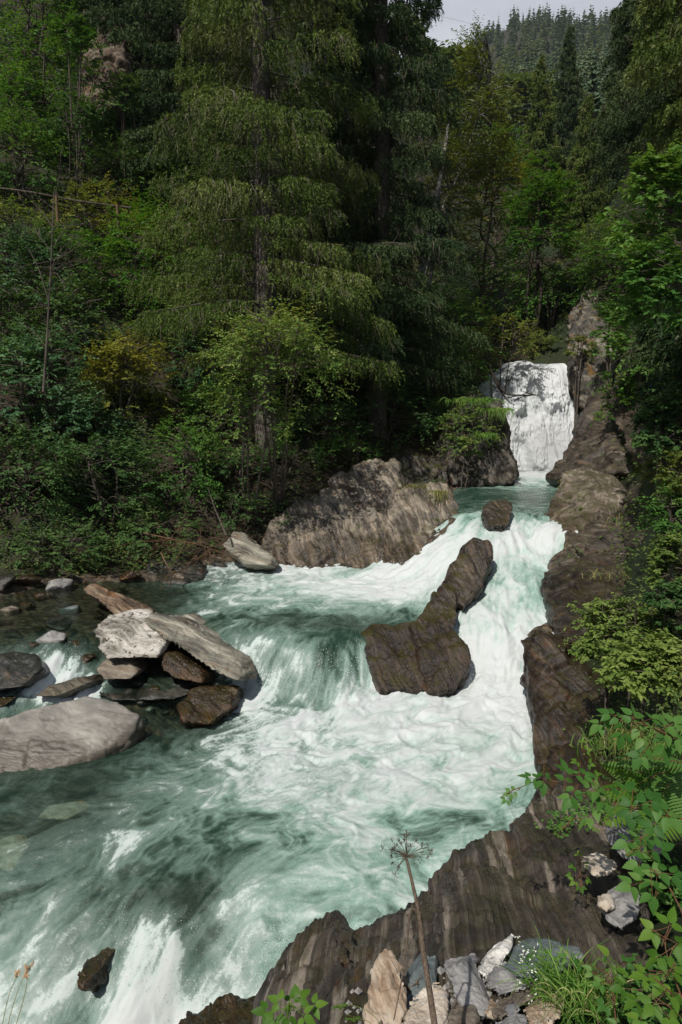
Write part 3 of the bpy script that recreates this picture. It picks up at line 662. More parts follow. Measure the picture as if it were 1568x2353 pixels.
rock('rock_outcrop', 'smooth water-worn rock with swirling pale bands beside the chute', 'rock', [
  hull([(1245,1310,14.9),(1268,1440,13.2),(1300,1285,15),(1400,1300,14),(1520,1330,12.3),(1520,1470,10.6),(1400,1520,11),(1290,1470,12.5)], (.8, 1.4, -1.4), k=0.965),
  hull([(1300,1285,15.2),(1400,1262,14.6),(1500,1225,14),(1520,1330,12.5),(1380,1310,14)], (.8, 1.4, -1.4), k=0.965),
 ], M_fold, .05, 6, .04, (.3, .1, .95), 6, .5, .1, .8, .07, .8, seed=7, warp=.5)
rock('rock_outcrop', 'cracked brown rock wall over the smooth basin', 'rock', [
  hull([(1300,1230,16.2),(1380,1200,16.3),(1470,1140,16.5),(1560,1150,15),(1560,1280,13.6),(1460,1300,14.2),(1370,1300,15),(1320,1275,15.4)], (1.2, 1.5, -.6), k=0.97),
 ], M_fold, .055, 4, .06, (.8, .1, .4), 4, .7, .2, .8, .1, 1.0, seed=8)
rock('rock_outcrop', 'pale sunlit banded boulder above the green pool', 'rock', [
  hull([(1243,1195,17.3),(1268,1130,18.6),(1292,1084,20),(1340,1074,20),(1405,1090,18.8),(1440,1130,17.2),(1410,1235,15.9),(1330,1250,16.1),(1300,1225,16.2),(1255,1225,16.8)], (1.2, 1.8, -.6), k=0.98),
 ], M_pale, .055, 6, .035, (.75, .1, -.6), 6, .6, .09, .8, .06, .8, seed=9, warp=.5)
rock('rock_outcrop', 'tall grey-brown slope of folded rock beside the waterfall foot', 'rock', [
  hull([(1288,1075,25.5),(1312,1040,26.3),(1345,985,27),(1362,900,27.5),(1400,885,26.5),(1480,930,23),(1510,1080,19),(1400,1090,20.3),(1330,1095,21.6)], (1.6, 2.2, -.6)),
  hull([(1258,1097,23.6),(1280,1070,24.5),(1320,1050,25),(1330,1100,22)], (.5, 1., -.6)),
 ], M_fold, .07, 4, .045, (.6, .1, .75), 5, .6, .12, .6, .13, .6, seed=10, warp=.5)
rock('rock_outcrop', 'broad tilted dark slabs under the shrubs right of the banded boulder', 'rock', [
  hull([(1425,1110,18),(1490,1050,17.5),(1600,1060,15.5),(1640,1290,11.8),(1520,1340,12.0),(1440,1250,15)], (1.2, 1.5, -.8), k=.91),
  hull([(1390,905,26),(1450,870,25),(1530,930,21),(1560,1080,17.5),(1480,1090,18.5),(1420,1000,22)], (1.5, 2, -.8), k=.94),
 ], M_fold, .07, 2, .05, (.7, .1, .6), 3.5, .8, .2, .7, .14, .9, seed=51, crack=1.1, warp=.5)
rock('cliff', 'lichen-stained cliff standing over the waterfall brink', 'cliff', [
  hull([(1303,835,30.6),(1312,740,32),(1350,690,32.5),(1392,740,30.5),(1420,830,28.5),(1400,890,28.3),(1345,945,29.2),(1318,935,29.8)], (2, 3, -.5)),
 ], M_lich, .09, 4, .1, (.8, 0, .5), 5, .8, .14, .8, .05, 1.6, seed=11, crack=.4)
rock('cliff', 'narrow pale rib of cliff climbing into the trees above the falls', 'cliff', [
  hull([(1296,790,34),(1302,745,34.5),(1345,650,36.5),(1372,615,38),(1380,680,36),(1340,760,33.5)], (2, 2.5, -.8)),
 ], M_lich, .1, 3, .13, (.8, 0, .5), 5, .8, .16, .8, .06, 1.6, seed=12, crack=.4)
rock('cliff', 'shadowed dark rock face behind the waterfall', 'cliff', [
  np.array([[5.2, 31.9, 1.5], [12.5, 30.6, 1.5], [5.4, 31.9, 5.5], [6.9, 32.2, 6.35], [10.3, 32.2, 7.0], [12.5, 31, 7.3], [5, 36, 1.5], [12.5, 36, 1.5], [5.4, 37, 5.5], [6.9, 36, 6.3], [12, 36, 7.0]]),
 ], M_dark, .11, 3, .1, (1, 0, .2), 2.5, .7, .35, .6, .18, .8, seed=13)
rock('rock_outcrop', 'overgrown dark buttress in front of the waterfall', 'rock', [
  hull([(1187,1112,23.9),(1188,1085,24.1),(1167,1005,24.6),(1150,930,25.2),(1085,905,25.5),(1050,965,24.8),(1035,1060,24),(1040,1118,23.4)], (-.6, 3.2, -.4)),
 ], M_dark, .06, 4, .08, (.85, 0, -.4), 4, .7, .2, .7, .08, 1.2, seed=14)
rock('rock_outcrop', 'low mossy ledge along the back edge of the green pool', 'rock', [
  hull([(1042,1118,23.3),(1040,1060,24),(960,1040,25),(900,1045,25.5),(890,1110,22.3),(960,1122,22)], (-.6, 3, -.4)),
 ], M_dark, .07, 4, .1, (.9, 0, -.3), 4, .7, .25, .7, .14, 1.1, seed=15)
rock('rock_wall', 'broad sunlit grey cliff of broken layers along the middle pool', 'rock', [
  hull([(598,1300,18),(600,1245,18.7),(625,1205,19),(665,1160,19.5),(760,1128,20),(905,1125,19.6),(915,1300,17.2),(760,1310,17.4)], (.3, 2.2, -.3)),
  hull([(760,1110,19.8),(815,1062,20.6),(870,1050,20.8),(915,1068,20.4),(925,1120,19.6),(860,1130,19.4)], (.2, 1.6, -.6)),
 ], M_wall, .045, 2, .045, (.92, 0, .35), 6, .8, .12, .9, .1, 1.3, seed=16, crack=1.2)
rock('rock_wall', 'rounded grass-tufted end of the grey cliff beside the rapid', 'rock', [
  hull([(905,1130,19.4),(960,1108,19.3),(1030,1110,18.9),(1058,1160,18),(1056,1265,16.4),(950,1300,16.2),(880,1315,16.6),(890,1200,18.3)], (-.2, 1.8, -.3)),
 ], M_wall, .045, 6, .035, (.92, 0, .35), 5, .7, .1, .9, .03, 1.4, seed=17)
rock('boulder', 'winding brown boulder with mossy top dividing the rapids', 'boulder', [
  hull([(1052,1300,15.2),(1058,1262,15.35),(1090,1236,15.45),(1124,1248,15.35),(1129,1285,15.05),(1112,1345,14.4),(1066,1395,13.8),(1010,1345,14.5)], (.05, .6, -.6), k=.955),
  hull([(1052,1300,14.9),(1008,1345,14.5),(982,1400,13.7),(945,1440,13.1),(975,1530,12.3),(1046,1430,13.2),(1054,1385,13.8)], (0, .6, -.7), k=.955),
  hull([(1043,1440,12.95),(1080,1485,12.45),(1086,1515,12.2),(1056,1585,11.75),(985,1590,11.75),(960,1500,12.5)], (0, .6, -.7), k=.955),
  hull([(818,1462,12.9),(855,1440,13.2),(950,1432,13.2),(985,1590,11.75),(880,1585,11.75),(845,1520,12.3)], (0, .5, -.7), k=.966),
 ], M_fin, .032, 4, .03, (.95, .28, .1), 7, .7, .08, 1.1, .035, 1.8, seed=18, crack=1.0)
rock('boulder', 'dark round boulder parting the water at the lip of the green pool', 'boulder', [
  hull([(1108,1178,17.3),(1120,1152,17.7),(1140,1145,17.8),(1168,1147,17.8),(1181,1165,17.4),(1172,1205,16.7),(1125,1210,16.6)], (0, .6, -.4), k=0.97),
 ], M_river, .035, 5, .03, (.3, .2, .9), 5, .5, .06, 1.2, seed=19)
rock('boulder', 'submerged brown boulder behind the veil of the cascade', 'boulder', [
  hull([(665,1520,11.75),(690,1478,12.05),(760,1470,12.15),(805,1490,12.0),(815,1560,11.6),(760,1625,11.25),(690,1615,11.3)], (0, .7, -.6), k=1.035),
 ], M_wetbrown, .04, 6, .03, (.4, .3, .8), 6, .5, .08, 1.0, seed=20)
rock('boulder', 'tan grained slab like a log beside the shallow channel', 'boulder', [
  hull([(190,1352,14.8),(212,1343,15),(300,1375,14.8),(352,1398,14.4),(335,1428,13.7),(272,1420,13.8)], (.15, .7, -.5), k=0.945),
 ], M_tan, .03, 3, .035, (.35, .2, .9), 9, .8, .05, 1.2, .03, 2, seed=21)
rock('boulder', 'whitish mottled boulder perched among the slabs', 'boulder', [
  hull([(208,1448,12.5),(240,1434,12.9),(310,1428,13),(350,1450,12.7),(371,1488,12.2),(362,1514,12.0),(250,1516,11.95),(228,1492,12.1)], (.1, .75, .02), k=0.945),
 ], M_white, .026, 4, .03, (.2, .2, .95), 6, .6, .06, 2.0, .03, 3, seed=22)
rock('boulder', 'smooth brown stone under the whitish boulder', 'boulder', [
  hull([(218,1540,11.85),(240,1515,12.1),(300,1520,12.05),(318,1545,11.9),(300,1562,11.75),(240,1562,11.75)], (.05, .55, -.1), k=0.955),
 ], M_stone['brown'], .026, 5, .012, (.2, .2, .95), 5, .5, .03, 2.0, seed=23)
rock('boulder', 'long greenish grey slab leaning down toward the cascade', 'boulder', [
  hull([(326,1425,13.2),(350,1408,13.5),(400,1420,13.4),(470,1455,13.0),(545,1515,12.2),(563,1552,11.8),(545,1568,11.65),(480,1535,11.8),(380,1465,12.6)], (.2, .55, -.22), k=0.93),
 ], M_slab, .028, 3, .03, (.3, .25, .92), 10, .8, .05, 1.4, .03, 2, seed=24)
rock('boulder', 'flat pale slab lying behind the leaning slab', 'boulder', [
  hull([(360,1418,13.9),(440,1412,14.2),(505,1432,13.9),(522,1452,13.5),(480,1456,13.3),(380,1440,13.4)], (.1, .6, -.25), k=0.945),
 ], M_slab, .03, 3, .025, (.25, .2, .95), 9, .8, .04, 1.4, .02, 2, seed=25)
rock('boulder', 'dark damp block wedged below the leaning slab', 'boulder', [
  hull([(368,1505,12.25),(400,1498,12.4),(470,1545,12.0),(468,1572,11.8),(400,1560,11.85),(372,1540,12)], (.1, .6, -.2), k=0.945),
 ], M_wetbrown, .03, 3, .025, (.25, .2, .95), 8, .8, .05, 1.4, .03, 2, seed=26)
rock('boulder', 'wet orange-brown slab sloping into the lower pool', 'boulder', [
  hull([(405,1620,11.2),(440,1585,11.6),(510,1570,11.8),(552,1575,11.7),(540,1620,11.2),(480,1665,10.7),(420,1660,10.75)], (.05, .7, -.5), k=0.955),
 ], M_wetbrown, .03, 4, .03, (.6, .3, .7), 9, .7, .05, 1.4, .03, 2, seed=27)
rock('boulder', 'black block painting the shadow in the gap beneath the whitish boulder', 'boulder', [  # dark filler for a shadowed recess: shade put in as a near-black block
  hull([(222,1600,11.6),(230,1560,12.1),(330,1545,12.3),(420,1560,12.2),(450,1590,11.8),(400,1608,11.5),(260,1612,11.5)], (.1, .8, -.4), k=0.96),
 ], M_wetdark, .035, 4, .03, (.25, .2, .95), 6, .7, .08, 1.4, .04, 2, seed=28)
rock('boulder', 'great smooth pale grey slab shelving into the pool', 'boulder', [
  hull([(-120,1710,9.55),(-40,1668,9.8),(20,1655,9.9),(60,1632,10.0),(98,1626,10.05),(140,1604,10.2),(200,1600,10.25),(272,1612,10.2),(322,1645,10.0),(300,1695,9.75),(240,1722,9.5),(100,1772,9.1),(-120,1810,8.8)], (.05, .3, -.6), (.0, .05, -.3)),
 ], M_bigslab, .024, 3, .02, (.2, .1, .97), 8, .7, .05, .9, .025, 1.4, seed=29, crack=.6)
rock('boulder', 'thin slab jutting over the little side stream', 'boulder', [
  hull([(75,1600,11.2),(110,1575,11.5),(180,1560,11.8),(222,1548,12),(215,1565,11.7),(130,1600,11.2)], (.1, .45, -.2), k=0.96),
 ], M_slab, .026, 3, .02, (.2, .2, .95), 9, .8, .03, 1.4, seed=30)
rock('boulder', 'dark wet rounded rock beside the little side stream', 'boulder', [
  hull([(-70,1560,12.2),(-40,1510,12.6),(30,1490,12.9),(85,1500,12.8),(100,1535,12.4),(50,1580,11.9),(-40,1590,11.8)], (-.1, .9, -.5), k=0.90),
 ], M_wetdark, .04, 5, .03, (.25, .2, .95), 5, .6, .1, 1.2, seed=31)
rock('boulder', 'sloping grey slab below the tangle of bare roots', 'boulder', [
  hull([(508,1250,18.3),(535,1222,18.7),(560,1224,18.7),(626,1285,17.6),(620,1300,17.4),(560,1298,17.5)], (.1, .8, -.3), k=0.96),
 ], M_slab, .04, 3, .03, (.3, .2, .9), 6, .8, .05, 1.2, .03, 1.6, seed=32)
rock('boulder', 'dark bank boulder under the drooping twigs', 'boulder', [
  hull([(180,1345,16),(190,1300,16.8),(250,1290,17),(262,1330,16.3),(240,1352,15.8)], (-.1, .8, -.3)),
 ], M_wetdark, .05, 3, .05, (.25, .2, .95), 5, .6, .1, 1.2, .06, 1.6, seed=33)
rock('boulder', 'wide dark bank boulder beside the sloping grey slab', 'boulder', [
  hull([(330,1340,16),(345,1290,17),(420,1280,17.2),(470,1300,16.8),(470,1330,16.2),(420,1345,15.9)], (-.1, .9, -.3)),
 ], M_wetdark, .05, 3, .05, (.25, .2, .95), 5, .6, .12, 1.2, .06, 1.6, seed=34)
rock('boulder', 'jagged wet rock poking through the cascade near the bottom', 'boulder', [
  hull([(165,2240,6.15),(185,2205,6.3),(225,2160,6.5),(262,2142,6.55),(268,2180,6.3),(230,2230,6.05),(190,2265,5.9)], (.05, .35, -.5), k=1.006),
 ], M_wetbrown, .022, 3, .03, (.6, .4, .6), 8, .8, .05, 2, .03, 3, seed=35)
rock('boulder', 'drowned brown hump under the green rapids', 'boulder', [
  hull([(350,2100,7.15),(380,2050,7.5),(440,2040,7.55),(480,2080,7.2),(450,2130,6.85),(380,2140,6.8)], (.05, .4, -.6)),
 ], M_wetbrown, .03, 4, .03, (.6, .4, .6), 6, .7, .06, 1.6, seed=36)
rock('boulder', 'wet dark ledge awash below the bluff', 'boulder', [
  hull([(395,2360,5.05),(430,2310,5.3),(520,2290,5.35),(590,2285,5.3),(620,2380,4.7),(420,2420,4.7)], (.05, .4, -.6), k=0.97),
 ], M_wetbrown, .022, 3, .03, (.8, .2, .4), 9, .8, .05, 2, .03, 3, seed=37)
rock('boulder', 'yellowish boulder lying just under the surface', 'boulder', [
  hull([(80,1880,8.25),(110,1850,8.5),(190,1835,8.6),(215,1850,8.45),(150,1885,8.15)], (.0, .4, -.35)),
 ], M_stone['cream'], .03, 5, .015, (.2, .2, .95), 5, .5, .03, 1.6, seed=38)
rock('boulder', 'mossy yellow sunken boulder at the frame edge', 'boulder', [
  hull([(-40,1990,7.5),(0,1925,8.0),(50,1915,8.05),(70,1935,7.9),(30,2000,7.35)], (.0, .4, -.35)),
 ], M_stone['cream'], .03, 5, .015, (.2, .2, .95), 5, .5, .03, 1.6, seed=39)

# small cobbles of the side channel and along the waterline
COB = [(20,1400,.35),(60,1385,.3),(135,1425,.42),(90,1440,.25),(160,1395,.3),(230,1405,.28),(30,1450,.3),(70,1475,.28),(120,1468,.45),(185,1470,.3),(10,1420,.26),(255,1425,.2),(290,1440,.2),(165,1445,.2),(45,1500,.3),
       (190,1510,.3),(165,1530,.22),(345,1590,.22),(380,1605,.2),(300,1602,.16),(345,1620,.15),(390,1630,.17),(320,1640,.18),(360,1655,.15),(270,1610,.14),(235,1615,.16),(95,1640,.34),(20,1640,.3),(420,1600,.16),(425,1508,.16),(415,1515,.1),
       (300,1335,.4),(130,1345,.5),(60,1350,.45),(10,1360,.5),(275,1350,.3),(410,1330,.3),(440,1300,.35),(500,1300,.4),(100,1365,.35),(560,1310,.3),(0,1610,.4),(50,1590,.25),(400,1575,.15),(180,1620,.15),(240,1570,.25),(300,1580,.3),(360,1575,.28),(430,1570,.25),(470,1600,.22),(330,1605,.22),(395,1600,.26),(250,1600,.2),(280,1645,.2),(440,1640,.2),(380,1660,.16),(210,1585,.22),(120,1610,.25),(150,1600,.2),(70,1660,.2),(470,1560,.22)]
cobmat = ['brown', 'brown', 'grey', 'tan', 'green', 'brown']
WORDS = ['rust-brown', 'dark brown', 'grey', 'tan', 'greenish', 'dull brown']
for i, (px, py, sz) in enumerate(COB):
    xy = lev(px, py) if (px, py) not in ((425,1508), (415,1515)) else P(px, py, 12.15)[:2]
    z = float(ground_parts(xy[:1], xy[1:])[0][0]) if (px, py) not in ((425,1508), (415,1515)) else P(px, py, 12.15)[2]
    sz *= 1.35
    h = stone_hull((xy[0], xy[1], z + sz * .16), (sz * 1.2, sz * .9, sz * .5), rng.uniform(0, 3.1), (rng.uniform(-.2, .2), rng.uniform(-.2, .2)), 14, 900 + i)
    wd = WORDS[i % 6]
    near = 'under the drooping bank twigs' if py < 1372 else 'in the shallow side channel' if py < 1485 else 'on the gravel by the little side stream'
    rock('cobble', f'{wd} cobble lying {near}', 'stone', [h], M_stone[cobmat[i % 6]] if i % 4 == 0 else (M_wetbrown if i % 2 else M_wetdark), .028, 3, .012, (.3, .2, .9), 8, .6, .03, 3, seed=100 + i, group=f'{wd} cobbles {near}')

# loose stones at the foot of the bluff, close by
ST = [  # outline of each stone and its distance
 ('tan', 'upright tan stone with a pointed top', [(826,2400,2.3),(838,2300,2.42),(862,2258,2.5),(888,2240,2.52),(915,2275,2.45),(928,2330,2.35),(915,2400,2.25)], (.03,.16,-.02), .03),
 ('green', 'dull green stone standing beside the tan stone', [(928,2330,2.5),(938,2260,2.62),(965,2224,2.68),(1000,2225,2.66),(1006,2262,2.58),(985,2300,2.5),(940,2370,2.4)], (.03,.14,-.05), .03),
 ('cream', 'large cream stone with an orange stain behind the dry stalk', [(900,2420,2.12),(940,2345,2.3),(1000,2295,2.42),(1025,2310,2.38),(1032,2353,2.28),(1030,2420,2.12)], (.03,.16,-.06), .03),
 ('grey', 'angular light grey stone with a flat tilted face', [(1018,2222,2.6),(1075,2213,2.62),(1105,2265,2.5),(1126,2330,2.36),(1110,2345,2.3),(1070,2335,2.32),(1045,2280,2.45)], (.04,.14,-.08), .02),
 ('white', 'white quartz stone leaning on the bluff', [(1090,2235,2.66),(1110,2205,2.74),(1170,2157,2.85),(1180,2168,2.82),(1160,2215,2.68),(1120,2255,2.58)], (.05,.14,-.08), .02),
 ('green', 'big flat greenish slab on top of the stone pile', [(1157,2218,2.62),(1175,2185,2.75),(1215,2165,2.82),(1260,2165,2.8),(1330,2180,2.72),(1345,2205,2.62),(1290,2235,2.5),(1240,2250,2.46),(1185,2243,2.5)], (.03,.1,-.09), .02),
 ('grey', 'thin grey plate under the greenish slab', [(1110,2265,2.5),(1150,2235,2.58),(1230,2255,2.5),(1215,2275,2.42),(1150,2295,2.38)], (.04,.12,-.06), .02),
 ('brown', 'long brown layered stone lying aslant', [(1128,2325,2.32),(1150,2290,2.42),(1220,2243,2.55),(1240,2258,2.5),(1230,2290,2.38),(1150,2345,2.24)], (.03,.1,-.08), .025),
 ('tan', 'tan block under the grass tussock', [(1205,2350,2.25),(1218,2310,2.36),(1260,2282,2.42),(1300,2300,2.35),(1290,2345,2.24),(1240,2370,2.18)], (.03,.14,-.08), .03),
 ('pebble', 'round speckled grey pebble between stones', [(1164,2325,2.3),(1171,2308,2.34),(1191,2306,2.34),(1199,2320,2.3),(1187,2340,2.25),(1169,2340,2.25)], (.0,.06,-.05), .006),
 ('brown', 'small rough brown stone below the angular grey stone', [(1030,2335,2.3),(1045,2305,2.38),(1085,2330,2.3),(1105,2380,2.18),(1040,2390,2.16)], (.03,.1,-.06), .03),
 ('grey', 'small dark grey stone between the white quartz and the bluff', [(1068,2215,2.75),(1085,2200,2.8),(1100,2210,2.76),(1095,2235,2.68),(1078,2240,2.68)], (.02,.08,-.05), .02),
 ('tan', 'small pinkish stone in the middle of the pile', [(1110,2320,2.36),(1125,2305,2.4),(1145,2315,2.36),(1140,2340,2.3),(1118,2340,2.3)], (.02,.07,-.04), .02),
 ('grey', 'flat grey stone at the bottom of the pile', [(1140,2370,2.15),(1180,2345,2.2),(1220,2355,2.17),(1215,2395,2.08),(1150,2400,2.07)], (.02,.1,-.06), .02),
 ('tan', 'light block half buried beside the grass', [(1255,2285,2.45),(1275,2262,2.5),(1310,2268,2.47),(1310,2300,2.38),(1270,2305,2.38)], (.02,.1,-.06), .02),
 ('cream', 'pale oblong stone beside a leafy sprig on the bluff', [(1350,2000,3.25),(1358,1980,3.36),(1390,1970,3.42),(1418,1982,3.36),(1421,1998,3.28),(1400,2010,3.2),(1365,2016,3.18)], (.0,.12,-.05), .015),
 ('grey', 'large grey boulder among the bramble stems', [(1416,1950,3.4),(1425,1915,3.55),(1455,1890,3.65),(1500,1885,3.65),(1535,1905,3.55),(1530,1965,3.35),(1480,1988,3.25),(1430,1978,3.28)], (.05,.3,-.12), .03),
 ('grey', 'broken grey stone in the weeds beside the bluff', [(1396,2110,2.85),(1410,2060,3.02),(1440,2045,3.06),(1475,2060,3.0),(1470,2110,2.84),(1430,2140,2.75)], (.04,.18,-.1), .02),
 ('cream', 'pale stone chip in the weeds beside the broken grey stone', [(1375,2080,2.9),(1385,2055,3.0),(1405,2055,3.0),(1412,2075,2.92),(1395,2095,2.85)], (.02,.08,-.06), .02),
]
for i, (m, lab, pts, off, amp) in enumerate(ST):
    mat = M_greyblock if 'boulder' in lab else M_stone[m]
    rock('stone', lab, 'stone', [hull(pts, off)], mat, .0085 if 'boulder' not in lab else .014, 2, amp * .3, (.3, .25, .9), 22, .8, amp * .7, 6, amp * .5, 9, seed=200 + i, warp=.05)
# gravel between the stones
n = 420; gp = np.c_[rng.uniform(.02, .78, n), rng.uniform(1.9, 2.75, n)]
zs = []
dg = bpy.context.evaluated_depsgraph_get()
VS, FS, n_ = [], [], 0
ic = np.array([[1,0,0],[-1,0,0],[0,1,0],[0,-1,0],[0,0,1],[0,0,-1]], float)
bl = bpy.data.objects['rock_bluff']; bmw = bl.matrix_world.inverted()
from mathutils import Vector
def on_top(obj, x, y, z0=12.0):
    "height of the surface of one object under (x, y)"
    l = obj.location; ok, hit, nn, _ = obj.ray_cast(Vector((x - l.x, y - l.y, z0 - l.z)), Vector((0, 0, -1)))
    return (hit.z + l.z, nn) if ok else (None, None)
for x, y in gp:
    z, _ = on_top(bl, x, y)
    if z is None: z = gz(x, y)
    r = rng.uniform(.006, .022)
    VS.append(np.array([x, y, z + r * .3]) + ic * r * rng.uniform(.6, 1.3, (6, 3))); FS.append(oct_f + n_); n_ += 6
o = mk('gravel', np.concatenate(VS), np.concatenate(FS), M_stone['grey'], smooth=False); o['kind'] = 'stuff'; o['label'] = 'grey gravel between the loose stones'
# ------------------------------------------------------------------ foliage materials
DK = (.006, .014, .005)
L_hazel = leaf_mat('hazel_leaves', [(.05, (.022, .048, .012)), (.4, (.055, .095, .02)), (.75, (.1, .135, .035)), (1, (.15, .15, .045))], .34, .42, .8)
L_willow = leaf_mat('willow_leaves', [(.05, (.03, .055, .012)), (.5, (.07, .105, .022)), (1, (.12, .15, .04))], .34, .42, 2)
L_mid = leaf_mat('mid_green_leaves', [(.05, (.016, .042, .01)), (.5, (.036, .085, .016)), (1, (.075, .125, .028))], .34, .45, .7)
L_bright = leaf_mat('bright_green_leaves', [(.05, (.022, .065, .01)), (.5, (.05, .125, .016)), (1, (.11, .17, .03))], .4, .42, .7, gain=1.55)
L_yel = leaf_mat('yellowing_leaves', [(.05, (.035, .05, .012)), (.5, (.08, .09, .015)), (.9, (.12, .115, .02))], .38, .5, .9)
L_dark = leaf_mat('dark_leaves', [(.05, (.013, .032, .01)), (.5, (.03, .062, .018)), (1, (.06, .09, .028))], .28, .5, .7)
L_blue = leaf_mat('blue_green_leaves', [(.05, (.016, .04, .017)), (.5, (.036, .076, .032)), (1, (.07, .12, .055))], .3, .42, .7)
L_olive = leaf_mat('olive_leaves', [(.05, (.03, .045, .01)), (.5, (.062, .08, .016)), (1, (.115, .12, .03))], .34, .5, .5)
L_grass = leaf_mat('grass_blades', [(.05, (.03, .075, .012)), (.5, (.07, .14, .025)), (.8, (.13, .18, .05)), (1, (.3, .25, .13))], .35, .45, 6)
L_moor = leaf_mat('dry_grass_blades', [(.05, (.05, .065, .018)), (.5, (.11, .115, .035)), (1, (.26, .2, .1))], .35, .55, 6)
L_bram = leaf_mat('bramble_leaves', [(.05, (.028, .085, .014)), (.5, (.05, .125, .022)), (1, (.095, .17, .04))], .36, .5, 9, .22, gain=1.5)
L_lime = leaf_mat('lime_leaves', [(.05, (.045, .11, .012)), (.5, (.075, .155, .017)), (1, (.125, .2, .03))], .42, .5, 9, .22, gain=1.4)
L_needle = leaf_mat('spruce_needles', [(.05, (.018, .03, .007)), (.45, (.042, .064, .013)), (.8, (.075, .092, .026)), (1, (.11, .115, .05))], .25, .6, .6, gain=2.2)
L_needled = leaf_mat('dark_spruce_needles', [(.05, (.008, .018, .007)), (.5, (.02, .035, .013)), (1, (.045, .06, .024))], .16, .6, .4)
L_far = leaf_mat('far_conifer_needles', [(.0, (.018, .034, .02)), (.5, (.04, .064, .036)), (.85, (.066, .09, .046)), (1, (.1, .115, .062))], .22, .7, .02)
L_deadt = leaf_mat('grey_lichen_twigs', [(.0, (.1, .085, .06)), (.5, (.15, .135, .09)), (1, (.24, .215, .16))], .1, .8, 1, gain=1.0)
B_bark = bark_mat('grey_brown_bark', (.06, .048, .036), (.15, .125, .1))
B_spruce = bark_mat('spruce_bark', (.055, .045, .038), (.17, .145, .125), 9, (1, 1, .3))
B_dark = bark_mat('dark_bark', (.022, .017, .013), (.06, .048, .036))
B_birch = bark_mat('birch_bark', (.26, .245, .22), (.06, .052, .045), 3, (1, 1, .8))
B_twig = bark_mat('brown_twig', (.12, .075, .04), (.2, .13, .075), 20)
B_dry = bark_mat('dry_stalk', (.12, .085, .06), (.24, .18, .13), 60, (1, 1, .1))
B_red = bark_mat('red_bramble_stem', (.2, .075, .05), (.16, .12, .05), 30)
B_root = bark_mat('reddish_root', (.19, .11, .06), (.11, .065, .035), 20)

def leaves(C, D, Nn, L, Wd, rg, fold=.18, droop=.15):
    "n folded six-point leaves"
    n = len(C); D = unit(D); S = unit(np.cross(D, Nn)); U = np.cross(S, D)
    L = np.broadcast_to(L, (n,))[:, None]; Wd = np.broadcast_to(Wd, (n,))[:, None]
    def pt(a, s, u): return C + D * L * a + S * Wd * s + U * L * u
    V = np.stack([pt(0, 0, 0), pt(.28, .46, fold * .5), pt(.66, .38, fold * .4 - droop * .4), pt(1, 0, -droop), pt(.66, -.38, fold * .4 - droop * .4), pt(.28, -.46, fold * .5)], 1)
    b = (np.arange(n) * 6)[:, None]
    F = np.concatenate([b + np.array([[0, 1, 2, 3]]), b + np.array([[0, 3, 4, 5]])])
    return V.reshape(-1, 3), F

def sprays(cen, outw, size, ntw, nleaf, leaf, rg, up=.75, var0=0.5, twig_mb=None, width=.62):
    "leafy twigs fanning out of clump centres: returns leaf V, F, var"
    m = len(cen)
    c = np.repeat(cen, ntw, 0); o = np.repeat(outw, ntw, 0); sz = np.repeat(size, ntw)
    d = unit(o * .7 + rg.normal(0, .75, (len(c), 3)) * np.array([1, 1, .5]) + np.array([0, 0, .05]))
    ln = sz * rg.uniform(.6, 1.35, len(c))
    st = c + rg.normal(0, .28, (len(c), 3)) * sz[:, None]
    t = (np.arange(nleaf) + .5) / nleaf
    sag = -.22
    pos = st[:, None] + d[:, None] * (ln[:, None] * t)[:, :, None]; pos[:, :, 2] += sag * ln[:, None] * t ** 2
    side = unit(np.cross(d, [0, 0, 1.])); sg = np.where(np.arange(nleaf) % 2, 1., -1.)
    D = d[:, None] * .75 + side[:, None] * sg[None, :, None] + rg.normal(0, .3, pos.shape); D[:, :, 2] -= .25
    Nn = np.array([0, 0, up]) + o[:, None] * .35 + rg.normal(0, .3, pos.shape)
    if twig_mb is not None:
        for k in range(len(c)):
            e = st[k] + d[k] * ln[k]; e[2] += sag * ln[k]
            mi = st[k] + d[k] * ln[k] * .5; mi[2] += sag * ln[k] * .25
            twig_mb.tube([st[k], mi, e], [.006, .004, .002], 3)
    n = pos.shape[0] * nleaf
    vv = np.repeat(np.repeat(np.broadcast_to(var0, (m,)), ntw) + rg.normal(0, .1, len(c)), nleaf) + rg.normal(0, .12, n)
    Lf = leaf * rg.uniform(.6, 1.25, n)
    V, F = leaves(pos.reshape(-1, 3), D.reshape(-1, 3), unit(Nn.reshape(-1, 3)), Lf, Lf * width, rg)
    return V, F, np.repeat(np.clip(vv, 0, 1), 6)

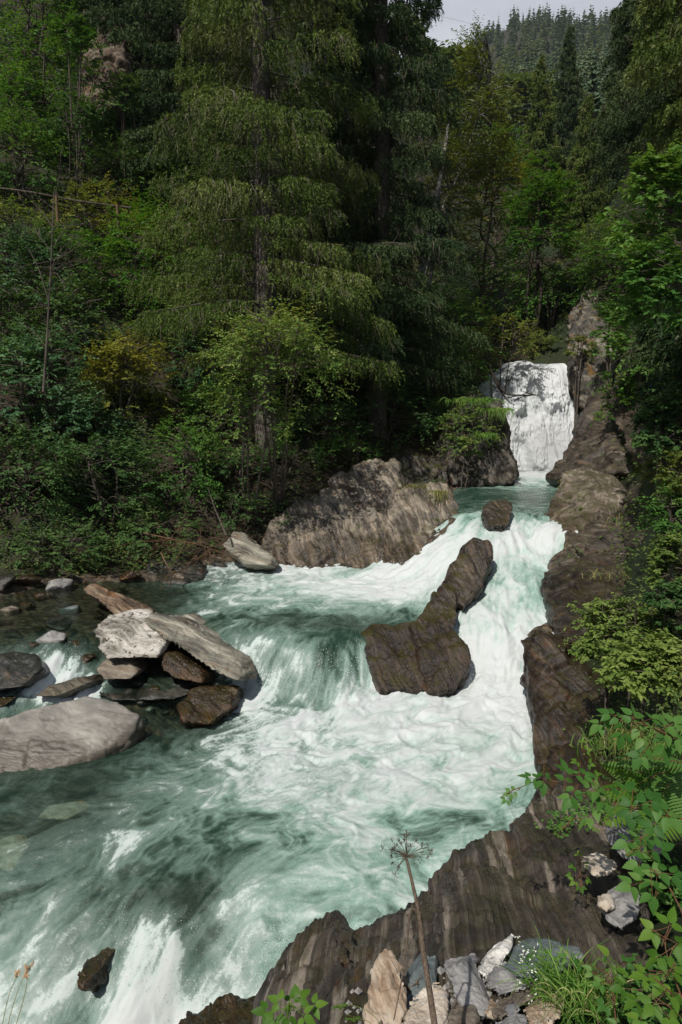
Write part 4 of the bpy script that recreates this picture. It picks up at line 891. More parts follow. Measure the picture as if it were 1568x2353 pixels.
def tree_at(px, py, d, wpx, hpx, mat, label, cat='shrub', name='shrub', leaf=.075, clumps=60, ntw=6, nleaf=9, seed=0, stems=3, bark=None, group=None, deep=.8, base=None, twigs=False, lump=.35, fill=.5, lean=0.0, fix=False):
    rg = np.random.default_rng(seed + 7000)
    if not fix:                                       # stand it on the slope that lies behind its foot
        dh = hit(px, py + .42 * hpx); d0 = d; d = min(max(dh + .12 * wpx * dh / FOC, d * .8), d * 1.75); leaf *= (d / d0) ** .8
    c = P(px, py, d); k = d / FOC; w, h = wpx * k, hpx * k
    bx, by = (c[0] + lean, c[1] + .1) if base is None else base
    zb = gz(bx, by)
    root = thing(name, label, cat, (bx, by, zb), group)
    dirs = unit(rg.normal(size=(clumps, 3))); dirs[:, 2] = np.where(dirs[:, 2] < -.55, -dirs[:, 2], dirs[:, 2])
    r = (fill + (1 - fill) * rg.uniform(0, 1, clumps) ** .6) * (1 + lump * vn(dirs * 1.9 + seed * 3.1, seed + 5))
    cen = c + dirs * r[:, None] * np.array([w / 2, w * deep / 2, h / 2]) * .92
    ok = cen[:, 2] > zb + .1; cen, dirs = cen[ok], dirs[ok]
    size = np.full(len(cen), 0.0) + min(w, h * 1.2) * .15 * rg.uniform(.65, 1.4, len(cen))
    # stems and limbs
    mb = MB(); tips = []
    rad = .018 * h + .012 * (c[2] - zb) * .5 + .012
    for s in range(stems):
        a = rg.uniform(0, 6.28); sp = w * .18 * (stems > 1)
        p0 = np.array([bx + .12 * math.cos(a) * (stems > 1), by + .12 * math.sin(a) * (stems > 1), zb - .25])
        p3 = c + np.array([sp * math.cos(a), sp * math.sin(a) * deep, h * rg.uniform(.2, .42)])
        p1 = p0 + (p3 - p0) * .33 + rg.normal(0, .04, 3) * h; p2 = p0 + (p3 - p0) * .66 + rg.normal(0, .05, 3) * h
        cv = curve([p0, p1, p2, p3], 7); mb.tube(cv, np.linspace(rad / stems ** .45, rad * .22, len(cv)), 6); tips.append(cv)
    allp = np.concatenate(tips)
    for q in cen[:: (1 if len(cen) < 90 else 2)]:
        lowp = allp[allp[:, 2] < q[2] + .05 * h]; 
        if not len(lowp): lowp = allp
        a = lowp[np.argmin(((lowp - q) ** 2).sum(1) + rg.uniform(0, .2, len(lowp)) * w)]
        m_ = (a + q) / 2 + rg.normal(0, .06, 3) * w; m_[2] += .04 * h
        cv = curve([a, m_, q], 4); mb.tube(cv, np.linspace(rad * .25, .004, len(cv)), 4)
    L0 = np.array([bx, by, zb])
    tb = MB() if twigs else None
    v0 = np.clip(.5 + .22 * vn(cen * .9, seed + 3) + .1 * dirs[:, 2] + rg.normal(0, .08, len(cen)), 0, 1)
    V, F, vv = sprays(cen, dirs, size, ntw, nleaf, leaf, rg, var0=v0, twig_mb=mb if twigs else None)
    mb.build('trunk', bark or B_bark, root, True, L0)
    o = mk('crown', V, F, mat, root, False, {'var': vv}, L0)
    return root

# ------------------------------------------------------------------ spruces
def spruce(name, label, base, H, R, z0, nb, ntw, seed, nmat, dead=.22, lean=(0, 0), group=None, blade=1.0, bark=None, hang=1.0, tcap=1.0, droop=1.0, zpow=1.0, cat='tree', origin=None):
    rg = np.random.default_rng(seed + 300); base = np.asarray(base, float)
    root = thing(name, label, cat, tuple(base), group)
    hs = np.linspace(-.02, 1, 14); ax = np.c_[lean[0] * np.maximum(hs, 0) ** 1.4 * H, lean[1] * hs * H, hs * H]
    ax[:, :2] += rg.normal(0, .03, (14, 2)) * (hs[:, None] > 0)
    def axis(z): return np.array([np.interp(z, ax[:, 2], ax[:, 0]), np.interp(z, ax[:, 2], ax[:, 1]), z])
    tm = MB(); tm.tube(ax, .0125 * H * (1 - hs * .93) + .01, 10); tm.build('trunk', bark or B_spruce, root)
    bm_, P0, D0, L0, V0, Pd, Dd, Ld = MB(), [], [], [], [], [], [], []
    for b in range(nb):
        t = ((b + rg.uniform(0, 1)) / nb) ** zpow * tcap
        z = z0 + t * (H - z0) * .985; L = R * max(1 - t, .02) ** .78 * rg.uniform(.5, 1.14) + .12
        a = b * 2.39996 + rg.normal(0, .35)
        if math.sin(a) > .5 and b % 4 == 0 and t > .25: a += rg.choice([-1, 1]) * rg.uniform(.5, 1.1)
        dr = np.array([math.cos(a), math.sin(a), 0]); pr = np.array([-dr[1], dr[0], 0])
        s = np.linspace(0, 1, 9); wob = rg.normal(0, .07)
        dp = droop * (.16 + .42 * (1 - t)) * rg.uniform(.7, 1.3)
        path = axis(z) + dr * (L * s)[:, None] + pr * (wob * L * np.sin(s * 3))[:, None]
        path[:, 2] += L * (.13 * s - dp * s ** 1.8 + .2 * dp * s ** 5)
        bm_.tube(path, np.linspace(.011 * L + .006, .004, 9), 4)
        n = max(4, int(ntw * L / R)); ss = rg.uniform(.1, 1.02, n) ** .85
        at = np.stack([np.interp(ss, s, path[:, q]) for q in range(3)], 1)
        u = rg.uniform(-1, 1, n); lat = .3 * L * np.clip(np.sin(np.clip(ss * .95 + .05, 0, 1) * np.pi), .05, 1) ** .6
        q = at + pr * (u * lat)[:, None] + dr * (np.abs(u) * lat * .55)[:, None]
        q[:, 2] -= .12 * np.abs(u) * lat + rg.uniform(0, .05, n)
        hl = hang * rg.uniform(.18, .72, n) * (.55 + .45 * (1 - np.abs(u))) * min(1.1, .35 + L / R)
        hd = unit(np.array([0, 0, -1.]) + dr * rg.uniform(.1, .55, (n, 1)) + pr * (u * .35)[:, None] + rg.normal(0, .14, (n, 3)))
        isd = (rg.uniform(0, 1, n) < dead * (1.5 - ss))
        P0.append(q[~isd]); D0.append(hd[~isd]); L0.append(hl[~isd]); V0.append(np.full((~isd).sum(), .45 + .25 * rg.normal() * .6))
        Pd.append(q[isd]); Dd.append(hd[isd]); Ld.append(hl[isd] * rg.uniform(.7, 1.3, isd.sum()))
        # needles running along the limb itself
        m = int(L / .06 / blade ** 1.0 * .5); sl_ = rg.uniform(.25, 1, m)
        P0.append(np.stack([np.interp(sl_, s, path[:, q_]) for q_ in range(3)], 1)); dd = unit(dr + pr * rg.uniform(-1, 1, (m, 1)) + np.array([0, 0, -.2])); D0.append(dd); L0.append(np.full(m, .16 * blade)); V0.append(np.full(m, .7))
    bm_.build('branches', bark or B_spruce, root)
    Pp, Dp, Lp, Vp = np.concatenate(P0), np.concatenate(D0), np.concatenate(L0), np.concatenate(V0)
    k = 11; tt = (np.arange(k) + .3) / k
    pos = Pp[:, None] + Dp[:, None] * (Lp[:, None] * tt)[:, :, None]; pos[:, :, 2] -= .12 * Lp[:, None] * tt ** 2
    bd_ = unit(Dp[:, None] * .9 + unit(rg.normal(size=pos.shape)) * .85)
    bl = (.062 + .06 * rg.uniform(0, 1, pos.shape[:2])) * blade * (1.15 - .5 * tt)
    sd_ = unit(np.cross(bd_, rg.normal(size=pos.shape))) * (bl * .2)[:, :, None]
    V = np.stack([pos - sd_, pos + sd_, pos + bd_ * bl[:, :, None]], 2).reshape(-1, 3)
    vv = np.clip(Vp[:, None] + rg.normal(0, .14, pos.shape[:2]) + .16 * tt, 0, 1).ravel()
    mk('needles', V, np.arange(len(V)).reshape(-1, 3), nmat, root, False, {'var': np.repeat(vv, 3)})
    if dead > 0:
        Pp, Dp, Lp = np.concatenate(Pd), np.concatenate(Dd), np.concatenate(Ld)
        k = 4; sp = unit(Dp[:, None] + rg.normal(0, .28, (len(Pp), k, 3))); ln = Lp[:, None] * rg.uniform(.45, 1.1, (len(Pp), k))
        st = Pp[:, None] + Dp[:, None] * (Lp[:, None] * rg.uniform(0, .4, (len(Pp), k)))[:, :, None]
        sd_ = unit(np.cross(sp, rg.normal(size=sp.shape))) * .0065 * blade
        V = np.stack([st - sd_, st + sd_, st + sp * ln[:, :, None]], 2).reshape(-1, 3)
        mk('dead_twigs', V, np.arange(len(V)).reshape(-1, 3), L_deadt, root, False, {'var': np.repeat(np.clip(rg.normal(.5, .25, len(V) // 3), 0, 1), 3)})
    return root

sx = P(615, 1010, 22.5); spruce('spruce_tree', 'big shaggy spruce with drooping grey-green twigs over the middle pool', (sx[0], sx[1], gz(sx[0], sx[1]) - .1), 32, 4.4, 3.2, 200, 250, 1, L_needle, .2, (-.004, 0), zpow=1.2, droop=.62, hang=1.35, blade=1.1)
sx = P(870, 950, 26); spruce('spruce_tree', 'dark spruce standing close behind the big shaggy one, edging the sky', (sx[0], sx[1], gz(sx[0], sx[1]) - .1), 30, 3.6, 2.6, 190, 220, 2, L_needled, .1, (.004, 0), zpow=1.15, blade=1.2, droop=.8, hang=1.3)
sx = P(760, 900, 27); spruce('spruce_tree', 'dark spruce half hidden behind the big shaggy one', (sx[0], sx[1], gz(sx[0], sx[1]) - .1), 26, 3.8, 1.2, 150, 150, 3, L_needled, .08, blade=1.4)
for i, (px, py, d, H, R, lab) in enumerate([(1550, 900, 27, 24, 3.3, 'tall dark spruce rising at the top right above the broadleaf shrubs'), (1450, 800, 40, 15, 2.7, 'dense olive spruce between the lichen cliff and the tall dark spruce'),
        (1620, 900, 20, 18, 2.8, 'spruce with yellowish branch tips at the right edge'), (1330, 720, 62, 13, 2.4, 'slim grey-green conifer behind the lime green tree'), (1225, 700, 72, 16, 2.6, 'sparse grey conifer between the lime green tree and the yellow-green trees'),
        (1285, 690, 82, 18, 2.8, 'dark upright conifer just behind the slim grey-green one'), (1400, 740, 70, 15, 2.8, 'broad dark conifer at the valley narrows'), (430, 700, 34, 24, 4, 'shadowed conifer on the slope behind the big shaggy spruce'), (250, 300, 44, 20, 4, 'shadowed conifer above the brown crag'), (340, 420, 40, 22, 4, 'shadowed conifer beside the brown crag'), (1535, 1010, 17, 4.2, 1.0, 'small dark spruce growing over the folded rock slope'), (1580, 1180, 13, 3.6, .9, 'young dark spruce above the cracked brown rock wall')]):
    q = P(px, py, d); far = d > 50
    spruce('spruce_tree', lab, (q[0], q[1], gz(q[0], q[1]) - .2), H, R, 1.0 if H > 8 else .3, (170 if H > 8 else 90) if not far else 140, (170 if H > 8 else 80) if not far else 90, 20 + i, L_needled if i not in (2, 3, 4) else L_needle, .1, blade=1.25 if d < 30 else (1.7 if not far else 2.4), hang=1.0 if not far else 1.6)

# ------------------------------------------------------------------ broadleaf trees and shrubs
S = [ # px, py, d, w, h, mat, label, opts
 (630,840,17.6,340,250,L_hazel,'sunlit hazel bush with pale leaves in front of the big spruce',dict(base=(-1.9,20.3),clumps=120,leaf=.085,stems=5,nleaf=10)),
 (570,970,17.6,250,200,L_hazel,'lower hazel boughs hanging above the grey cliff',dict(base=(-2.6,19.8),clumps=60,leaf=.08)),
 (330,640,19,290,300,L_bright,'bright green maple catching the sun on the bank',dict(clumps=120,leaf=.1,stems=4,nleaf=10)),
 (420,720,18.5,190,220,L_bright,'bright leafy shoots beside the maple',dict(clumps=50,leaf=.11)),
 (290,900,16.2,230,300,L_yel,'bush with yellowing leaves between the ash and the hazel',dict(clumps=100,leaf=.085,nleaf=10)),
 (470,850,17.5,190,200,L_blue,'silvery green elder behind the sunlit hazel',dict(clumps=60,leaf=.1)),
 (80,920,14.6,240,330,L_blue,'ash sapling with feathery blue-green leaves at the edge of the picture',dict(clumps=110,leaf=.085,nleaf=11)),
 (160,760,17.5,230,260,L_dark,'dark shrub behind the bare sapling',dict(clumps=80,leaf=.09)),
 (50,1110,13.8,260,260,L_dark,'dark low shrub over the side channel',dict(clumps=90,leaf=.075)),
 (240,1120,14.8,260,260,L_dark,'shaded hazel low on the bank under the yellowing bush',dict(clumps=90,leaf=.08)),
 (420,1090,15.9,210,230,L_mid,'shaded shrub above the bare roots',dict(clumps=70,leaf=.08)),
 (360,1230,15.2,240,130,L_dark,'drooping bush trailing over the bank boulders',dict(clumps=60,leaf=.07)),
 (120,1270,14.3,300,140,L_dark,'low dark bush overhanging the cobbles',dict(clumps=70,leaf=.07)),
 (560,1180,17.6,200,120,L_dark,'fern-leaved bush beside the grey cliff',dict(clumps=45,leaf=.07)),
 (60,640,21,230,240,L_blue,'dull green shrub below the handrail',dict(clumps=80,leaf=.1)),
 (210,520,23,240,160,L_olive,'weedy shrub along the handrail path',dict(clumps=70,leaf=.1)),
 (40,380,24,230,260,L_mid,'green shrub above the handrail at the picture edge',dict(clumps=80,leaf=.11)),
 (100,230,27,260,260,L_mid,'hanging maple boughs beside the brown crag',dict(clumps=90,leaf=.13)),
 (80,50,29,300,260,L_bright,'yellow-green treetop in the upper corner',dict(clumps=90,leaf=.13)),
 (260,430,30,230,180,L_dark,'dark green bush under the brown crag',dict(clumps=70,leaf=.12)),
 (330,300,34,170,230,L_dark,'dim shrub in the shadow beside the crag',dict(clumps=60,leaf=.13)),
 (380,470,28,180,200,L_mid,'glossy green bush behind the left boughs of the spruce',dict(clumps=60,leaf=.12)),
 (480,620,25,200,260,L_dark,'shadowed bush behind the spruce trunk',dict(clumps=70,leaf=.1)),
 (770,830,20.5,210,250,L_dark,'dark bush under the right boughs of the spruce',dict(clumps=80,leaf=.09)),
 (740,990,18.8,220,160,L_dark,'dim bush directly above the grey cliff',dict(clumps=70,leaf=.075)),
 (880,960,23,230,190,L_dark,'dark bush above the mossy ledge',dict(clumps=80,leaf=.09)),
 (990,800,28,300,330,L_mid,'deep green thicket tree beside the waterfall',dict(clumps=130,leaf=.11,nleaf=10)),
 (880,780,29,240,240,L_dark,'shadowed thicket behind the spruces',dict(clumps=80,leaf=.11)),
 (1010,980,25.0,170,130,L_mid,'leafy bush on the shelf behind the mossy ledge',dict(clumps=55,leaf=.08)),
 (1070,985,24.2,130,90,L_hazel,'sunny tangle of leaves draped over the buttress',dict(fix=True,clumps=50,leaf=.075)),
 (1150,790,30.2,230,110,L_olive,'broad bough of leaves reaching over the waterfall brink',dict(fix=True,clumps=60,leaf=.1)),
 (1240,800,34,110,60,L_hazel,'sunny bush at the lip of the waterfall',dict(clumps=30,leaf=.1)),
 (1130,680,34,280,240,L_mid,'shaded alder above the waterfall',dict(clumps=100,leaf=.13)),
 (1270,690,38,170,180,L_mid,'dark alder between the lime green tree and the cliff rib',dict(clumps=70,leaf=.13)),
 (1090,320,38,190,400,L_olive,'tall leaning birch with a thin olive crown against the hill',dict(clumps=150,leaf=.12,stems=2,bark=B_birch,nleaf=9,fill=.25,lump=.5,lean=-3.0,cat='tree',name='birch_tree')),
 (1035,460,36,150,250,L_olive,'smaller birch beside the dark spruce edge',dict(clumps=70,leaf=.12,stems=1,bark=B_birch,lean=-1.2,cat='tree',name='birch_tree')),
 (1125,480,40,190,270,L_yel,'yellow-green tree right of the birches',dict(clumps=100,leaf=.14,cat='tree',name='broadleaf_tree',stems=2)),
 (1140,390,52,130,170,L_bright,'bright round treetop beyond the birches',dict(clumps=50,leaf=.2,cat='tree',name='broadleaf_tree',stems=1)),
 (1240,520,36,180,230,L_bright,'lime green tree with a dark forked trunk above the falls',dict(clumps=110,leaf=.14,stems=2,bark=B_dark,cat='tree',name='broadleaf_tree',nleaf=10,lean=-.3)),
 (1240,430,37,90,120,L_bright,'lime green top shoot behind the lime green tree',dict(clumps=30,leaf=.13,cat='tree',name='broadleaf_tree',stems=1)),
 (1380,600,31,190,190,L_hazel,'mid-green bush above the pale cliff rib',dict(clumps=80,leaf=.11)),
 (1440,640,22,220,200,L_mid,'leafy bush over the lichen cliff',dict(clumps=80,leaf=.1)),
 (1510,480,13,180,260,L_mid,'big-leaved lime boughs hanging in from the right edge',dict(clumps=70,leaf=.115,nleaf=8,stems=2,base=(7.4,12.6))),
 (1520,680,11.5,200,240,L_mid,'large bright leaves of a maple bough at the right edge',dict(clumps=70,leaf=.105,nleaf=7,stems=2,base=(6.6,11.6))),
 (1480,840,14.5,210,200,L_mid,'green bush over the small dark spruce',dict(clumps=70,leaf=.1)),
 (1545,980,11,150,260,L_dark,'dark shrub at the right edge above the young spruce',dict(clumps=60,leaf=.08)),
 (1435,930,20,110,110,L_bright,'bright weeds on top of the folded rock slope',dict(clumps=35,leaf=.085)),
 (1500,1085,16,90,80,L_olive,'olive heathery shrub above the banded boulder',dict(clumps=35,leaf=.05)),
 (1550,1310,9,130,180,L_willow,'twiggy willow with small round leaves over the basin',dict(clumps=60,leaf=.055,twigs=True,nleaf=8)),
 (1440,1460,8.3,260,170,L_willow,'spreading willow bush with small round leaves by the chute',dict(clumps=110,leaf=.055,twigs=True,nleaf=9,ntw=5)),
 (1500,1540,7.2,210,150,L_willow,'green weeds and leaves below the willow bush',dict(fix=True,clumps=70,leaf=.06)),
 (30,560,22,200,170,L_hazel,'pale weedy bush at the picture edge under the handrail',dict(clumps=60,leaf=.09)),
 (150,640,20,200,190,L_mid,'green bush between the bare sapling and the maple',dict(clumps=70,leaf=.09)),
 (200,330,28,190,170,L_mid,'leafy bush between the crag and the handrail',dict(clumps=60,leaf=.12)),
 (30,270,26,200,200,L_bright,'sunlit leaves at the picture edge below the treetop',dict(clumps=60,leaf=.13)),
 (300,560,22,180,150,L_yel,'small yellowing bush by the end of the handrail',dict(clumps=40,leaf=.09)),
 (20,780,17,160,260,L_dark,'dark bush behind the ash sapling',dict(clumps=60,leaf=.08)),
 (180,1000,15.5,200,200,L_blue,'blue-green elder between the ash and the yellowing bush',dict(clumps=60,leaf=.085)),
 (1560,1200,13,150,140,L_mid,'green bush on the slope above the cracked wall',dict(clumps=50,leaf=.07)),
 (1585,1100,12,140,150,L_olive,'olive bush at the edge beside the heathery shrub',dict(clumps=50,leaf=.07)),
 (1560,1000,15,130,140,L_dark,'dark bush behind the heathery shrub',dict(clumps=50,leaf=.08)),
 (-140,700,22,260,320,L_mid,'green bush just beyond the picture edge above the channel',dict(clumps=80,leaf=.1)),
 (-160,1050,15,280,300,L_dark,'dark bush just beyond the picture edge by the channel',dict(clumps=80,leaf=.08)),
 (-120,350,28,260,300,L_mid,'tall bush just beyond the picture edge near the crag',dict(clumps=80,leaf=.12)),
 (650,1075,20,250,110,L_dark,'low dark bush between the hazel stems and the grey cliff',dict(clumps=55,leaf=.075)),
 (800,1050,21,200,100,L_mid,'ferny green bush on top of the grey cliff',dict(clumps=45,leaf=.075)),
 (540,1090,18.5,180,140,L_dark,'dark bush beside the foot of the hazel',dict(clumps=50,leaf=.075)),
 (470,960,18.5,160,160,L_mid,'leafy bush between the yellowing bush and the hazel',dict(clumps=50,leaf=.08)),
 (1330,800,29.5,70,60,L_olive,'small bush rooted on the lichen cliff beside the brink',dict(clumps=18,leaf=.09,fix=True)),
 (1420,760,27.5,110,160,L_mid,'leafy bush crowding the right side of the lichen cliff',dict(clumps=50,leaf=.1,fix=True)),
 (170,110,31,110,120,L_mid,'leaves overhanging the upper edge of the brown crag',dict(clumps=40,leaf=.13,fix=True)),
 (170,280,30,130,90,L_dark,'bush growing at the foot of the brown crag',dict(clumps=40,leaf=.12,fix=True)),
 (280,230,32,90,120,L_dark,'shadowed bush clinging beside the brown crag',dict(clumps=40,leaf=.12,fix=True)),
 (1060,1030,23.2,110,70,L_hazel,'low sunny herbs along the top of the mossy ledge',dict(clumps=30,leaf=.07,fix=True)),
 (1560,1420,7.4,130,200,L_dark,'shaded leaves behind the willow bush at the edge',dict(clumps=50,leaf=.06)),
]
for i, (px, py, d, w_, h_, mt, lab, op) in enumerate(S):
    tree_at(px, py, d, w_, h_, mt, lab, seed=i, **{'cat': 'shrub', 'fix': 'base' in op or op.get('cat') == 'tree' or op.get('twigs', False), **op})

# brown crag on the wooded slope
rock('crag', 'brown broken crag among the trees high on the slope', 'cliff', [
  hull([(165,200,35),(190,120,36.5),(240,50,38),(300,60,38),(285,180,35.5),(250,260,33.5),(190,260,33.5)], (-.6, 3, -1)),
 ], rock_mat('brown_crag_rock', (.6, .1, -.8), [(.28, (.02, .013, .009)), (.45, (.06, .04, .027)), (.6, (.14, .1, .07)), (.74, (.26, .2, .15))], 2.5, 1.0, .5, .4, (.16, .08, .03), .5, rough=.8, bump=.9), .1, 2, .14, (.6, .1, -.8), 3.5, .9, .3, .7, .22, 1.3, seed=50)

# ------------------------------------------------------------------ low growth on the slopes
n = 125000
a = rng.uniform(-1.25, 1.15, n); y = np.exp(rng.uniform(math.log(4.5), math.log(85), n)); x = a * y
z, sd = ground_parts(x, y)
pn = fbm(np.c_[x, y, 0 * x] * .5, 3, 444)
ok = (sd > .35) & (rng.uniform(0, 1, n) < .45 + pn * 1.2) & ~((np.abs(x - .4) < 1.9) & (y < 5.6))
x, y, z, pn = x[ok], y[ok], z[ok], pn[ok]; n = len(x)
hgt = rng.uniform(.05, .5, n) * np.clip(y / 14, .5, 1.5)
k4 = 4
C = np.repeat(np.c_[x, y, z], k4, 0) + np.c_[rng.normal(0, .12, (n * k4, 2)), rng.uniform(0, 1, n * k4) * np.repeat(hgt, k4)]
D = rng.normal(size=(n * k4, 3)); D[:, 2] = -.15
Nn = unit(np.array([.0, -.35, 1.]) + rng.normal(0, .4, (n * k4, 3)))
Lf = np.repeat(.07 * np.clip(y / 14, .5, 3.2), k4) * rng.uniform(.6, 1.4, n * k4)
V, F = leaves(C, D, Nn, Lf, Lf * .6, rng)
o = mk('undergrowth', V, F, leaf_mat('undergrowth_leaves', [(.05, (.012, .026, .008)), (.5, (.03, .055, .014)), (1, (.07, .085, .025))], .3, .5, .5), None, False, {'var': np.repeat(np.clip(np.repeat(.5 + pn * .5, k4) + rng.normal(0, .15, n * k4), 0, 1), 6)})
o['kind'] = 'stuff'; o['label'] = 'leafy undergrowth covering the forest slopes'

# ------------------------------------------------------------------ wooded hillside
def far_conifer(seed, H=1.0, R=.17, tiers=15, per=9, sub=2):
    rg = np.random.default_rng(seed); Vs, Fs, vs = [], [], []; n = 0
    for i in range(tiers):
        t = (i + rg.uniform(0, .6)) / tiers; z = H * (.06 + .93 * t); L = R * (1 - t) ** .85 * rg.uniform(.75, 1.2) + .012
        for j in range(per):
            a = rg.uniform(0, 6.283); d = np.array([math.cos(a), math.sin(a), 0]); p = np.array([-d[1], d[0], 0]); l = L * rg.uniform(.6, 1.15)
            dz = -l * rg.uniform(.35, .8); wd = l * rg.uniform(.22, .4)
            c0 = np.array([0, 0, z])
            V = [c0 + p * wd * .25, c0 - p * wd * .25, c0 + d * l * .6 - p * wd + np.array([0, 0, dz * .7 - .02]), c0 + d * l + np.array([0, 0, dz * .85]), c0 + d * l * .6 + p * wd + np.array([0, 0, dz * .7 - .02])]
            Vs += V; Fs += [(n, n + 1, n + 2), (n, n + 2, n + 3), (n, n + 3, n + 4)]; vs += [rg.uniform(.2, .75) + .2 * t] * 5; n += 5
    return np.array(Vs), np.array(Fs), np.array(vs)
# sites: on the slope, spread by distance; taller trees stand farther apart
def sites(n, y0, y1, a0, a1, seed):
    rg = np.random.default_rng(seed); y = np.exp(rg.uniform(math.log(y0), math.log(y1), n)); a = rg.uniform(a0, a1, n)
    x = a * y; z, sd = ground_parts(x, y); return np.c_[x, y, z]
st = [q for q in sites(3500, 95, 330, .1, .62, 5) if q[0] / q[1] > .26 or q[1] > 230 or (q[1] > 100 and rng.uniform() < .5)]
keep_ = []
for q in st:
    if all((q[0]-r[0])**2 + (q[1]-r[1])**2 > (2.8 + .012 * q[1]) ** 2 for r in keep_): keep_.append(q)
    if len(keep_) >= 240: break
protos = []
for v_ in range(6):
    V, F, vv = far_conifer(60 + v_, 1.0, [.16, .2, .14, .18, .22, .17][v_], 20, 13)
    r = thing('conifer', 'dark conifer among many alike on the wooded hillside', 'tree', (0, 0, 0), 'conifers on the wooded hillside')
    mk('crown', V, F, L_far, r, False, {'var': vv})
    tm = MB(); tm.tube([(0, 0, -.03), (0, 0, .4), (0, 0, .97)], [.014, .009, .002], 6); tm.build('trunk', B_dark, r)
    protos.append(r)
for i, q in enumerate(keep_):
    H = rng.uniform(9, 15) * (1 + q[1] / 900) * (.6 if q[0] / q[1] < .26 and q[1] < 230 else 1); s_ = (H * rng.uniform(.85, 1.15), H)
    if i < 6:
        r = protos[i]; r.location = tuple(q - [0, 0, .3]); r.scale = (s_[0], s_[0], s_[1]); r.rotation_euler = (0, 0, rng.uniform(0, 6))
    else:
        dup(protos[i % 6], tuple(q - [0, 0, .3]), rng.uniform(0, 6.28), s_, 'dark conifer among many alike on the wooded hillside')
# broadleaf crowns scattered among them
st = sites(90, 120, 520, .08, .34, 9)[:60]
bp = None
for i, q in enumerate(st):
    H = rng.uniform(12, 17)
    if bp is None:
        rg = np.random.default_rng(3); dirs = unit(rg.normal(size=(70, 3))); dirs[:, 2] = np.abs(dirs[:, 2]) - .3
        cen = dirs * rg.uniform(.5, 1, (70, 1)) * np.array([.3, .3, .36]) + np.array([0, 0, .62])
        V, F, vv = sprays(cen, dirs, np.full(70, .09), 5, 6, .07, rg)
        bp = thing('broadleaf_tree', 'pale round broadleaf tree among the conifers of the hillside', 'tree', (0, 0, 0), 'broadleaf trees on the wooded hillside')
        mk('crown', V, F, leaf_mat('pale_far_leaves', [(.05, (.035, .055, .02)), (.5, (.06, .085, .035)), (1, (.11, .13, .06))], .3, .6, .02), bp, False, {'var': vv})
        tm = MB(); tm.tube([(0, 0, -.03), (.01, 0, .4), (0, 0, .8)], [.02, .014, .004], 6); tm.build('trunk', B_bark, bp); r = bp
        r.location = tuple(q); r.scale = (H, H, H)
    else:
        dup(bp, tuple(q - [0, 0, .3]), rng.uniform(0, 6), (H, H), 'pale round broadleaf tree among the conifers of the hillside')
# the rest of the forest: one mass
rg = np.random.default_rng(77)
far = np.vstack([sites(2600, 250, 1150, .02, .62, 6), sites(500, 240, 420, -.1, .2, 7), sites(700, 80, 300, -.85, .05, 8), sites(300, 120, 400, .55, .95, 10)])
lo = [far_conifer(80 + v_, 1.0, .17, 12, 7) for v_ in range(4)]
VS, FS, AS, n_ = [], [], [], 0
for q in far:
    V, F, vv = lo[rg.integers(4)]; H = rg.uniform(9, 22); a_ = rg.uniform(0, 6.28); ca, sa = math.cos(a_), math.sin(a_)
    wv = V * np.array([H * rg.uniform(1.05, 1.9)] * 2 + [H]); wv = np.c_[wv[:, 0] * ca - wv[:, 1] * sa, wv[:, 0] * sa + wv[:, 1] * ca, wv[:, 2]] + q - [0, 0, .4]
    VS.append(wv); FS.append(F + n_); AS.append(np.clip(vv + rg.normal(0, .26), 0, 1)); n_ += len(V)
o = mk('far_forest', np.concatenate(VS), np.concatenate(FS), L_far, None, False, {'var': np.concatenate(AS)}); o['kind'] = 'stuff'; o['label'] = 'conifer forest covering the far hill up to its crest'
# ------------------------------------------------------------------ grasses, ferns, brambles
def blades(mb, c, n, ln, wd, rg, spread=.6, toward=(0, 0, 0), base=.05, sag=.55):
    for _ in range(n):
        a = rg.uniform(0, 6.283); d = np.array([math.cos(a), math.sin(a), 0]) * rg.uniform(.2, 1) * spread + np.asarray(toward)
        L = ln * rg.uniform(.55, 1.2); b = np.asarray(c) + np.r_[rg.normal(0, base, 2), 0]
        t = np.linspace(0, 1, 7)[:, None]
        p = b + d * L * t + np.array([0, 0, 1.]) * L * (t * 1.0 - sag * rg.uniform(.7, 1.5) * t ** 2.2)
        s = unit(np.cross(unit(np.gradient(p, axis=0)), unit(rg.normal(size=3)))) * wd * rg.uniform(.6, 1.2) * (1 - t ** 2.5 * .95) * .5
        V = np.stack([p - s, p + s], 1).reshape(-1, 3); i = np.arange(6)[:, None] * 2
        mb.add(V, i + np.array([[0, 1, 3, 2]]), np.clip(rg.normal(.5, .22), 0, 1))

def grass(c, n, ln, wd, label, seed, mat=None, **k):
    rg = np.random.default_rng(seed + 4000); mb = MB(); blades(mb, c, n, ln, wd, rg, **k)
    o = mb.build('grass_tuft', mat or L_grass, None, True, tuple(c)); return tag(o, label, 'grass')

def spot(px, py, d):                 # a place on the surface seen at (px, py)
    return P(px, py, d)

